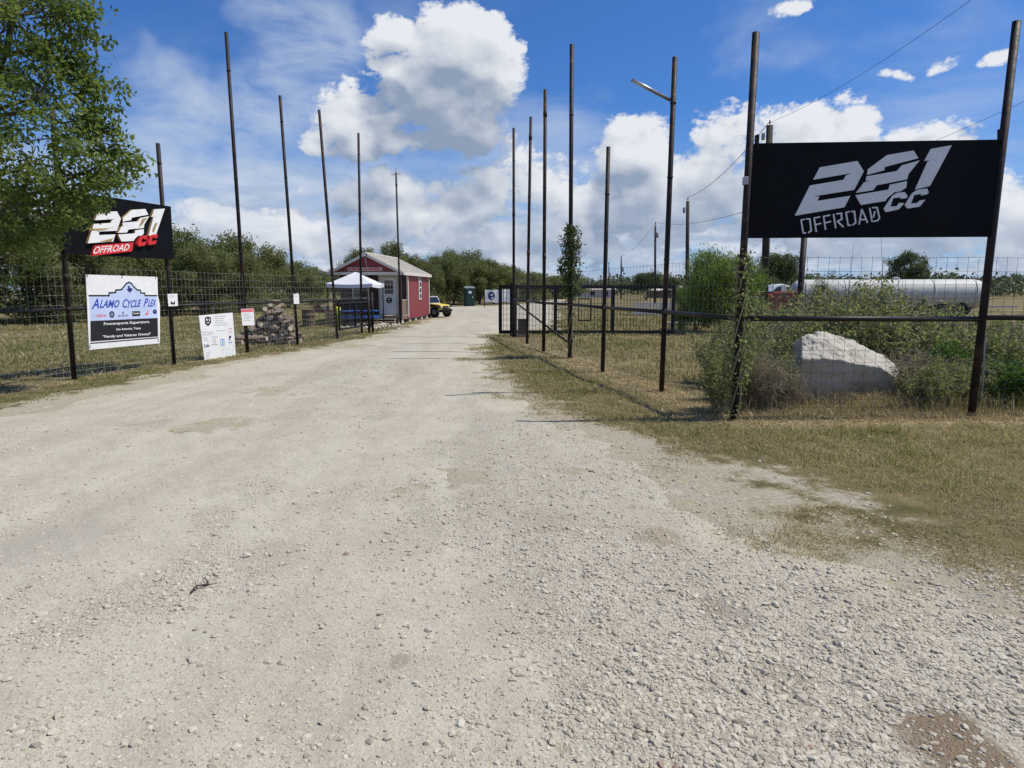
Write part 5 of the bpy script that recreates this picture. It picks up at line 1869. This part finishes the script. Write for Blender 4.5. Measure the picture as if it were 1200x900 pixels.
def wood(rng, base, stems, lobes, tips, k, r0, twig_r, every=1):
    q = MB()
    heads = []
    for (top, rr) in stems:
        a, b = Vector(base), Vector(top)
        pts = [a - Vector((0, 0, .15))]
        for i in range(1, 6):
            t = i / 5
            pts.append(a.lerp(b, t) + Vector(rng.normal(0, .035, 3)) * (b - a).length * (t < 1) + Vector(((b.x - a.x) * -.12, (b.y - a.y) * -.12, 0)) * math.sin(math.pi * t))
        q.path(pts, [rr * (1 - .14 * i) for i in range(6)], 8)
        heads.append(pts)
    allp = [p for h_ in heads for p in h_[2:]]
    for li, l in enumerate(lobes):
        c = Vector(l[:3])
        s = min(allp, key=lambda p: (p - c).length + max(0, p.z - c.z) * 2)
        mid = s.lerp(c, .5) + Vector(rng.normal(0, .06, 3)) * (c - s).length
        q.path([s, mid, c], [r0 * .42, r0 * .28, r0 * .16], 6)
    for i in range(0, len(tips), every):
        c = Vector(lobes[k[i]][:3])
        t = Vector(tips[i])
        mid = c.lerp(t, .55) + Vector(rng.normal(0, .08, 3)) * (t - c).length
        q.path([c, mid, t], [r0 * .12, twig_r, twig_r * .5], 4, False)
    me = bpy.data.meshes.new('trunk')
    me.from_pydata(q.v, [], q.f)
    me.polygons.foreach_set('use_smooth', [True] * len(me.polygons))
    me.update()
    return me


def tree_proto(seed, nl, ntip, per, leaf, spread, nst=4, low=.12, mat_l='leaf_mesquite'):
    """a tree about 6 m tall and 3.2 m in radius"""
    rng = np.random.default_rng(seed)
    lobes = []
    for i in range(nl):
        t = (i + .5) / nl
        z = 6 * (low + (1 - low) * (.18 + .66 * rng.uniform(.15, 1) ** .8))
        rr = 2.3 * math.sqrt(max(.05, 1 - ((z - 2.9) / 3.6) ** 2)) * rng.uniform(.45, 1)
        a = 6.283 * (i * .381966) + rng.normal(0, .3)
        lobes.append((rr * math.cos(a), rr * math.sin(a), z, rng.uniform(.75, 1.35), rng.uniform(.75, 1.35), rng.uniform(.55, 1.0)))
    lobes.append((rng.normal(0, .4), rng.normal(0, .4), 5.0, 1.1, 1.1, .95))
    for i in range(int(nl * .45)):
        a = rng.uniform(0, 6.283)
        lobes.append((2.3 * math.cos(a), 2.3 * math.sin(a), 6 * low + .9, .85, .85, .6))
    tips, k = lobe_tips(rng, lobes, ntip)
    tips[:, 2] = np.maximum(tips[:, 2], .25)
    stems = []
    for i in range(nst):
        a = 6.283 * i / nst + rng.normal(0, .4)
        stems.append(((1.0 * math.cos(a), 1.0 * math.sin(a), rng.uniform(3.2, 4.4)), rng.uniform(.08, .14)))
    w = wood(rng, (0, 0, 0), stems, lobes, tips, k, .12, .012, 2)
    w.materials.append(M['bark'])
    c = leaf_mesh('crown', [leaf_geo(rng, tips, per, spread, leaf)])
    c.materials.append(M[mat_l])
    return w, c


TP = [tree_proto(101, 11, 300, 50, .20, .23), tree_proto(102, 12, 300, 50, .20, .22, 5), tree_proto(103, 10, 280, 50, .21, .24, 3, .16)]
TP_LOW = [tree_proto(104, 14, 380, 46, .19, .22, 6, .0), tree_proto(105, 14, 380, 46, .19, .22, 5, .0)]
TP_OAK = [tree_proto(106, 12, 300, 52, .20, .22, 2, .30, 'leaf_oak'), tree_proto(107, 13, 300, 52, .20, .21, 2, .26, 'leaf_oak')]


def plant_tree(pro, px, top_y, half_px, d, label, group=None, name='tree', rz=None):
    b = P(px, 340, d)
    b.z = 0
    H = P(px, top_y, d).z
    R = half_px * d / FPX
    t = thing(name, label, 'tree', b, random.uniform(0, 6.28) if rz is None else rz, group)
    t.scale = (R / 3.2, R / 3.2, H / 6.1)
    link('trunk', pro[0], None, t)
    link('crown', pro[1], None, t)
    return t


LT = 'mesquite trees behind the left fence'
for i, (px, ty, hw, d, pr, lab) in enumerate((
        (-60, 190, 120, 33, 4, 'dense grey green mesquite at the far left edge behind the big leafy tree'),
        (38, 238, 78, 36, 3, 'dark mesquite thicket behind the pole that carries the left billboard'),
        (112, 262, 62, 40, 4, 'low dense mesquite right behind the dealer banner'),
        (165, 262, 56, 46, 4, 'mesquite just right of the left billboard edge, behind the small notice'),
        (212, 260, 60, 50, 3, 'tallest rounded mesquite of the row behind the left fence'),
        (260, 271, 56, 54, 4, 'mesquite behind the leaning information board'),
        (302, 286, 48, 58, 3, 'mesquite of the row directly behind the firewood heap'),
        (238, 285, 40, 45, 3, 'low mesquite in front of the tallest one, right of the small notice'),
        (282, 292, 40, 50, 4, 'low mesquite above the notice with the red header'),
        (85, 268, 60, 34, 4, 'nearest low mesquite behind the left half of the dealer banner'),
        (338, 300, 42, 64, 3, 'lower mesquite behind the pole right of the firewood heap'),
        (366, 312, 30, 76, 4, 'small far mesquite at the right end of the left row'),
        (392, 312, 26, 92, 2, 'far pale mesquite just left of the cabin'))):
    plant_tree((TP + TP_LOW)[pr], px, ty, hw, d, lab, LT, 'mesquite_tree')
MTN = 'trees behind the cabin and toilet'
for (px, ty, hw, d, pr, lab) in (
        (424, 290, 30, 66, 1, 'green tree rising behind the left half of the cabin roof'),
        (454, 280, 30, 62, 2, 'tallest tree behind the ridge of the cabin roof'),
        (480, 297, 22, 70, 0, 'tree behind the right slope of the cabin roof'),
        (517, 292, 34, 78, 3, 'broad mesquite just right of the cabin, behind the yellow vehicle'),
        (545, 293, 34, 82, 0, 'tall mesquite directly behind the portable toilet'),
        (578, 303, 30, 80, 1, 'lighter green mesquite behind the white banner'),
        (606, 312, 30, 96, 4, 'mesquite behind the left posts of the sliding gate'),
        (640, 320, 26, 120, 3, 'small far mesquite behind the third pole of the right fence'),
        (668, 318, 24, 130, 2, 'far tree behind the vine covered pole'),
        (500, 304, 24, 72, 4, 'low bushy mesquite at the right rear corner of the cabin'),
        (531, 300, 26, 76, 4, 'low bushy mesquite between the yellow vehicle and the toilet'),
        (562, 306, 26, 78, 3, 'low bushy mesquite between the toilet and the white banner'),
        (594, 311, 26, 88, 3, 'low bushy mesquite just above the right end of the white banner'),
        (624, 318, 26, 105, 4, 'low far mesquite between the second and third poles of the right fence'),
        (655, 322, 26, 125, 3, 'low far mesquite left of the vine covered pole')):
    plant_tree((TP + TP_LOW)[pr], px, ty, hw, d, lab, MTN, 'mesquite_tree')
for (px, ty, hw, d, pr, lab) in ((912, 297, 34, 62, 0, 'oak behind the red truck under the left end of the billboard'), (1058, 294, 28, 78, 1, 'round dark oak standing alone behind the tank trailer'),
                                 (757, 319, 24, 110, 0, 'far oak behind the right part of the sliding gate'), (790, 325, 14, 120, 1, 'small far oak near the pole with the side arm')):
    plant_tree(TP_OAK[pr], px, ty, hw, d, lab, None, 'oak_tree')


def sparse_sapling():
    rng = np.random.default_rng(41)
    lobes = [(rng.normal(0, .8), rng.normal(0, .8), rng.uniform(2.2, 4.8), .8, .8, .5) for i in range(8)]
    tips, k = lobe_tips(rng, lobes, 90)
    w = wood(rng, (0, 0, 0), [((.3, .1, 3.6), .07), ((-.6, .2, 3.2), .05), ((.1, -.5, 4.2), .05)], lobes, tips, k, .07, .01)
    w.materials.append(M['bark'])
    c = leaf_mesh('crown', [leaf_geo(rng, tips, 26, .20, .16)])
    c.materials.append(M['leaf_mesquite'])
    return w, c


plant_tree(sparse_sapling(), 966, 301, 24, 42, 'thin airy sapling with see through crown behind the middle of the billboard', None, 'sapling')


# distant woods: one low uncountable band
def distant_woods():
    rng = np.random.default_rng(55)
    n = 3400
    az = rng.uniform(-.85, .85, n)
    d = rng.uniform(190, 270, n)
    x, y = d * np.sin(az), d * np.cos(az)
    hgt = 3.6 + 4.6 * fbm(az * 16, az * 0 + 3, 61, 4) ** 1.3
    z = rng.uniform(0, 1, n) ** .6 * hgt
    tips = np.stack([x, y, z], -1)
    me = leaf_mesh('distant_woods', [leaf_geo(rng, tips, 17, (1.3, 1.3, .7), .95, .6)])
    tag(link('distant_woods', me, M['leaf_far']), kind='stuff')


distant_woods()


# the big tree that hangs over the left billboard
def near_tree():
    rng = np.random.default_rng(77)
    base = Vector((-10.6, 11.6, 0))
    root = thing('leafy_tree', 'big leafy green tree at the left edge, branches hanging over the left billboard', 'tree', base)
    LB = []
    for (px, py, Y, rx, rz) in ((15, 20, 11.2, 1.25, 1.2), (55, 55, 11.8, .95, .8), (40, 115, 11.2, 1.2, .85), (85, 125, 11.6, .72, .42), (85, 205, 11.5, .85, .50), (35, 190, 10.9, 1.0, .75), (118, 195, 11.7, .52, .36), (20, 250, 11.6, .95, .60), (75, 245, 11.6, .5, .32), (10, 300, 12.0, .8, .5),
                                (-70, 40, 11.6, 1.8, 1.6), (-110, 160, 11.6, 1.9, 1.5), (-60, 250, 12.4, 1.2, .9), (-40, -90, 11.8, 1.7, 1.4), (60, -70, 11.9, 1.1, .9), (-200, 60, 12.4, 2.0, 2.0), (-180, -80, 11.0, 2.0, 1.8)):
        c = P(px, py, Y) - base
        LB.append((c.x, c.y, c.z, rx, rx * .9, rz))
    tips, k = lobe_tips(rng, LB, 460, [l[3] ** 2 * l[5] * (3.2 if i < 10 else .75) for i, l in enumerate(LB)])
    # hanging sprays along the right-hand outline
    sp = []
    for (x0, y0, x1, y1, Y) in ((70, 20, 112, 18, 11.6), (80, 48, 128, 50, 11.8), (70, 70, 100, 66, 11.5), (90, 108, 150, 108, 11.7), (90, 140, 138, 128, 11.9), (110, 175, 160, 183, 11.8), (120, 205, 166, 192, 11.6), (100, 222, 148, 216, 11.4), (80, 232, 120, 240, 11.3),
                                (60, 250, 96, 262, 11.2), (60, 165, 120, 160, 11.5), (100, 90, 118, 120, 11.6), (110, 150, 146, 160, 11.7), (130, 180, 163, 200, 11.9), (55, 240, 70, 285, 11.5), (30, 250, 45, 300, 11.3)):
        a, b = P(x0, y0, Y) - base, P(x1, y1, Y) - base
        for i in range(7):
            t = i / 6
            sp.append((a.lerp(b, t) + Vector((0, 0, .06 * math.sin(3.1 * t))))[:])
    sp = np.array(sp) + rng.normal(0, .03, (len(sp), 3))
    w = wood(rng, (0, 0, 0), [((.8, -.2, 4.6), .19), ((2.2, .1, 5.6), .12), ((-.6, .5, 5.4), .15), ((1.9, .2, 3.2), .09)], LB, tips, k, .11, .007, 3)
    q = MB()
    for i in range(0, len(sp), 7):
        q.path([Vector(sp[i]) - Vector((.5, 0, .05))] + [Vector(sp[i + j]) for j in range(7)], [.012, .010, .009, .008, .006, .005, .004, .003], 5)
    n0 = len(w.vertices)
    w2 = bpy.data.meshes.new('trunk')
    w2.from_pydata([v.co[:] for v in w.vertices] + q.v, [], [tuple(p.vertices) for p in w.polygons] + [tuple(n0 + i for i in f) for f in q.f])
    w2.polygons.foreach_set('use_smooth', [True] * len(w2.polygons))
    link('trunk', w2, M['bark'], root)
    link('crown', leaf_mesh('crown', [leaf_geo(rng, tips, 78, (.135, .135, .10), .088, .50, .3), leaf_geo(rng, sp, 22, .075, .105, .48, .2)]), M['leaf_near'], root)


near_tree()


# shrubs and weeds
def shrub_proto(seed, H, R, nst, per, leaf, spread, m_leaf, aspect=.42, arch=.5, m_stem='twig', fine=0, low=.15):
    """stems fanning out of the ground with leaves along them"""
    rng = np.random.default_rng(seed)
    q = MB()
    tips, dirs = [], []
    for i in range(nst):
        a = rng.uniform(0, 6.283)
        r = R * math.sqrt(rng.uniform(.02, 1))
        h = H * rng.uniform(.5, 1.0) * (1 - .35 * (r / R) ** 2)
        p0 = Vector((rng.normal(0, R * .18), rng.normal(0, R * .18), -.05))
        p3 = Vector((r * math.cos(a), r * math.sin(a), h))
        p1 = p0.lerp(p3, .35) + Vector((0, 0, h * .20 * arch))
        p2 = p0.lerp(p3, .72) + Vector((0, 0, h * .18 * arch)) + Vector(rng.normal(0, .04, 3)) * H
        q.path([p0, p1, p2, p3], [.010, .007, .005, .002], 4, False)
        pts = [p0, p1, p2, p3]
        for s in range(per):
            t = low + (1 - low) * (s + rng.uniform(0, 1)) / per
            f = t * 3
            j = min(2, int(f))
            c = pts[j].lerp(pts[j + 1], f - j)
            tips.append(c[:])
            dirs.append((pts[j + 1] - pts[j]).normalized()[:])
        for s in range(fine):
            c = pts[2].lerp(pts[3], rng.uniform(-.6, 1))
            q.path([c, c + Vector(rng.normal(0, .16, 3)) + Vector((0, 0, .06))], [.0035, .0015], 3, False)
    tips, dirs = np.array(tips), np.array(dirs)
    tips[:, 2] = np.maximum(tips[:, 2], .02)
    st = bpy.data.meshes.new('stems')
    st.from_pydata(q.v, [], q.f)
    st.materials.append(M[m_stem])
    if m_leaf is None:
        return st, None
    inner = tips * np.array([.8, .8, .75])
    lv = leaf_mesh('foliage', [leaf_geo(rng, tips, leaf[1], spread, leaf[0], aspect, .3, dirs * .3), leaf_geo(rng, inner[::2], max(1, leaf[1] // 2), spread * 1.5, leaf[0] * .62, aspect, .3), leaf_geo(rng, tips[::5], 2, spread, leaf[0] * 1.55, aspect * 1.1, .4)])
    lv.materials.append(M[m_leaf])
    return st, lv


def plant_shrub(pro, loc, s, sz, label, cat='shrub', name='shrub', group=None):
    t = thing(name, label, cat, loc, random.uniform(0, 6.28), group)
    t.scale = (s, s, sz)
    link('stems', pro[0], None, t)
    if pro[1] is not None:
        link('foliage', pro[1], None, t)
    return t


WEED = [shrub_proto(201, 1.0, .62, 70, 9, (.046, 8), .035, 'leaf_weed', .45, .6, 'twig', 2), shrub_proto(202, 1.0, .70, 74, 9, (.050, 8), .04, 'leaf_weed', .40, .8, 'dry_twig' if 'dry_twig' in M else 'twig', 2),
        shrub_proto(203, 1.0, .55, 64, 10, (.042, 8), .035, 'leaf_weed', .5, .4, 'twig', 3)]
DARK = shrub_proto(204, 1.0, .6, 80, 10, (.055, 12), .045, 'leaf_dark', .5, .7)


def feathery_proto():
    """rounded bush of fine upswept sprays, about 3 m tall"""
    rng = np.random.default_rng(205)
    lobes = []
    for i in range(15):
        a, u = i * 2.4, (i + .5) / 15
        z = .55 + 2.0 * u
        r = 1.15 * math.sqrt(max(.05, 1 - ((z - 1.2) / 1.75) ** 2)) * rng.uniform(.45, 1)
        lobes.append((r * math.cos(a), r * math.sin(a), z, .55, .55, .42))
    tips, k = lobe_tips(rng, lobes, 620)
    out = tips * np.array([.55, .55, 0]) + np.array([0, 0, .9])
    w = wood(rng, (0, 0, 0), [((.3, 0, 1.8), .05), ((-.4, .2, 1.6), .05), ((0, -.4, 2.0), .04), ((.1, .5, 1.7), .04)], lobes, tips, k, .05, .006, 2)
    w.materials.append(M['twig'])
    c = leaf_mesh('foliage', [leaf_geo(rng, tips, 34, .15, .17, .16, .1, out)])
    c.materials.append(M['leaf_bright'])
    return w, c


FEATH = feathery_proto()
BRUSH = shrub_proto(206, 1.0, .62, 110, 6, (.03, 1), .05, 'dry_stem', .35, 1.0, 'twig', 9)
POLEB = shrub_proto(207, 1.6, .62, 46, 9, (.062, 7), .05, 'leaf_weed', .5, .5, 'twig', 1, .3)

WG = 'weed shrubs behind the front fence'
spots = ((880, 10.4, 1.15, 'ragged weed shrub behind the pole at the left end of the billboard'), (915, 11.6, 1.45, 'weed shrub left of the boulder, below the red truck'), (952, 12.4, 1.75, 'weed shrub growing directly behind the boulder top'),
         (1000, 12.2, 1.70, 'leafy weed shrub behind the sloping shoulder of the boulder'), (1040, 11.9, 1.72, 'tall weed shrub above the right end of the boulder'), (1080, 12.6, 1.70, 'weed shrub in front of the tank trailer wheels'),
         (1118, 13.2, 1.52, 'weed shrub behind the dark green shrub'), (1175, 11.0, 1.40, 'weed shrub right of the far billboard pole'), (1215, 11.8, 1.45, 'weed shrub at the right edge of the view behind the fence'),
         (860, 12.2, 1.45, 'weed shrub behind the leafy vine at the corner pole'), (928, 14.6, 1.92, 'farther weed shrub between red truck and boulder'), (985, 15.0, 2.12, 'farther weed shrub before the left part of the tank'), (1030, 15.0, 2.10, 'farther weed shrub before the middle of the tank'),
         (1168, 13.6, 1.30, 'farther weed shrub beyond the far billboard pole'), (1150, 10.0, .85, 'low weed shrub at the foot of the far billboard pole'))
for i, (px, d, H, lab) in enumerate(spots):
    p = P(px, 400, d)
    p.z = 0
    plant_shrub(WEED[i % 3], p, H * .98, H, lab, 'weeds', 'weed_shrub', WG)
for (px, d, H, s, lab) in ((1112, 10.6, .98, .75, 'dense dark green shrub right of the dry brush behind the fence'), (1180, 9.9, .75, .85, 'dark green shrub at the foot of the fence near the right edge')):
    p = P(px, 430, d)
    p.z = 0
    plant_shrub(DARK, p, s, H, lab)
p = P(846, 390, 26.5)
p.z = 0
plant_shrub(FEATH, p, 1.05, 1.10, 'feathery bright green shrub left of the billboard corner pole', 'shrub', 'feathery_shrub')
p = P(815, 385, 28.5)
p.z = 0
plant_shrub(FEATH, p, .66, .68, 'smaller feathery green shrub beside the pale concrete slab', 'shrub', 'feathery_shrub')
for (px, d, H, s, lab) in ((1072, 10.3, .80, .80, 'tangled dry grey brush to the right of the boulder'), (898, 9.5, .85, .55, 'brown dry brush between the corner pole and the boulder'), (925, 9.7, .62, .5, 'low brown dry brush hugging the left side of the boulder')):
    p = P(px, 430, d)
    p.z = 0
    plant_shrub(BRUSH, p, s, H, lab, 'dry brush', 'dry_brush')
for (px, d, H, s_, lab) in ((1084, 9.75, .70, .70, 'small green weed shrub in front of the dry grey brush'), (905, 9.9, .95, .65, 'small green weed shrub left of the boulder'), (1098, 9.9, .85, .8, 'small green weed shrub between dry brush and dark green shrub')):
    p = P(px, 430, d)
    p.z = 0
    plant_shrub(WEED[1], p, s_, H, lab, 'weeds', 'weed_shrub', WG)
p = P(846, 460, 9.25)
p.z = 0
plant_shrub(POLEB, p, .66, .74, 'leafy grey green shrub at the left foot of the billboard corner pole', 'shrub', 'shrub')
p = P(866, 440, 9.6)
p.z = 0
plant_shrub(POLEB, p, .42, .92, 'taller leafy shrub growing up behind the billboard corner pole', 'shrub', 'shrub')


def vine(name, label, b, t, z0, z1, r, n, leaf):
    rng = np.random.default_rng(int(z1 * 100))
    z = rng.uniform(0, 1, n)
    zz = z0 + (z1 - z0) * z
    prof = r * (.30 + .70 * np.sin(np.clip(z, 0, 1) * 3.1) ** .7) * rng.uniform(.2, 1.15, n) * (.55 + .9 * fbm(zz * 2.6, np.arange(n) % 3 * 9.7, int(z1 * 10), 2))
    thin = rng.uniform(0, 1, n) < .06
    zz = np.where(thin, rng.uniform(.3, 1, n) * z0, zz)
    prof = np.where(thin, prof * .5, prof)
    a = rng.uniform(0, 6.283, n)
    k = zz / (t.z - b.z)
    x = b.x + (t.x - b.x) * k + prof * np.cos(a)
    y = b.y + (t.y - b.y) * k + prof * np.sin(a)
    root = thing(name, label, 'vine', b)
    tips = np.stack([x - b.x, y - b.y, zz], -1)
    link('foliage', leaf_mesh('foliage', [leaf_geo(rng, tips, 7, .05, leaf, .55, .3)]), M['leaf_oak' if z1 > 3 else 'leaf_weed'], root)
    q = MB()
    for s in range(4):
        pts = []
        for i in range(26):
            h_ = .0 + z1 * .95 * i / 25
            kk = h_ / (t.z - b.z)
            w_ = s * 1.57 + h_ * 3.2
            pts.append((Vector((b.x + (t.x - b.x) * kk - b.x, b.y + (t.y - b.y) * kk - b.y, h_)) + Vector((math.cos(w_), math.sin(w_), 0)) * .066)[:])
        q.path(pts, .009, 5)
    q.build('stem', M['twig'], root, smooth=True)


b4, t4 = FENCE_R[3], P(670, 52, FENCE_R[3].y)
vine('climbing_vine', 'leafy vine bunched high on the fourth pole of the right fence', b4, t4, 1.55, 3.3, .27, 380, .075)
b7, t7 = SIGN_A, SP.hit(886, 38)
vine('climbing_vine', 'thin leafy vine climbing the corner pole below the billboard', b7, t7, .35, 2.2, .13, 190, .055)


# taller grass and dead stems around the fence corner
def stems_patch(n, px0, px1, d0, d1, h, mname, lean=.5, wk=.0008):
    px, d = RNG.uniform(px0, px1, n), RNG.uniform(d0, d1, n)
    x = (px - 600) / FPX * d * 1.0
    hh = h * RNG.uniform(.4, 1.2, n)
    o = link('tall_grass', blades_mesh('tall_grass', x, d, np.zeros(n) - .02, hh, np.maximum(.004, wk * d) * RNG.uniform(.7, 1.3, n), lean), M[mname])
    tag(o, kind='stuff')


stems_patch(2600, 868, 1260, 9.15, 10.6, .34, 'dry_stem', .8)
stems_patch(2600, 1080, 1290, 9.2, 13.0, .38, 'blade_green', .6)
stems_patch(2400, 868, 1290, 8.75, 9.4, .16, 'straw', 1.4)
stems_patch(1500, 1010, 1110, 9.5, 10.3, .26, 'straw', 1.0)
stems_patch(3500, 840, 1290, 11.0, 17.0, .45, 'blade_green', .5)
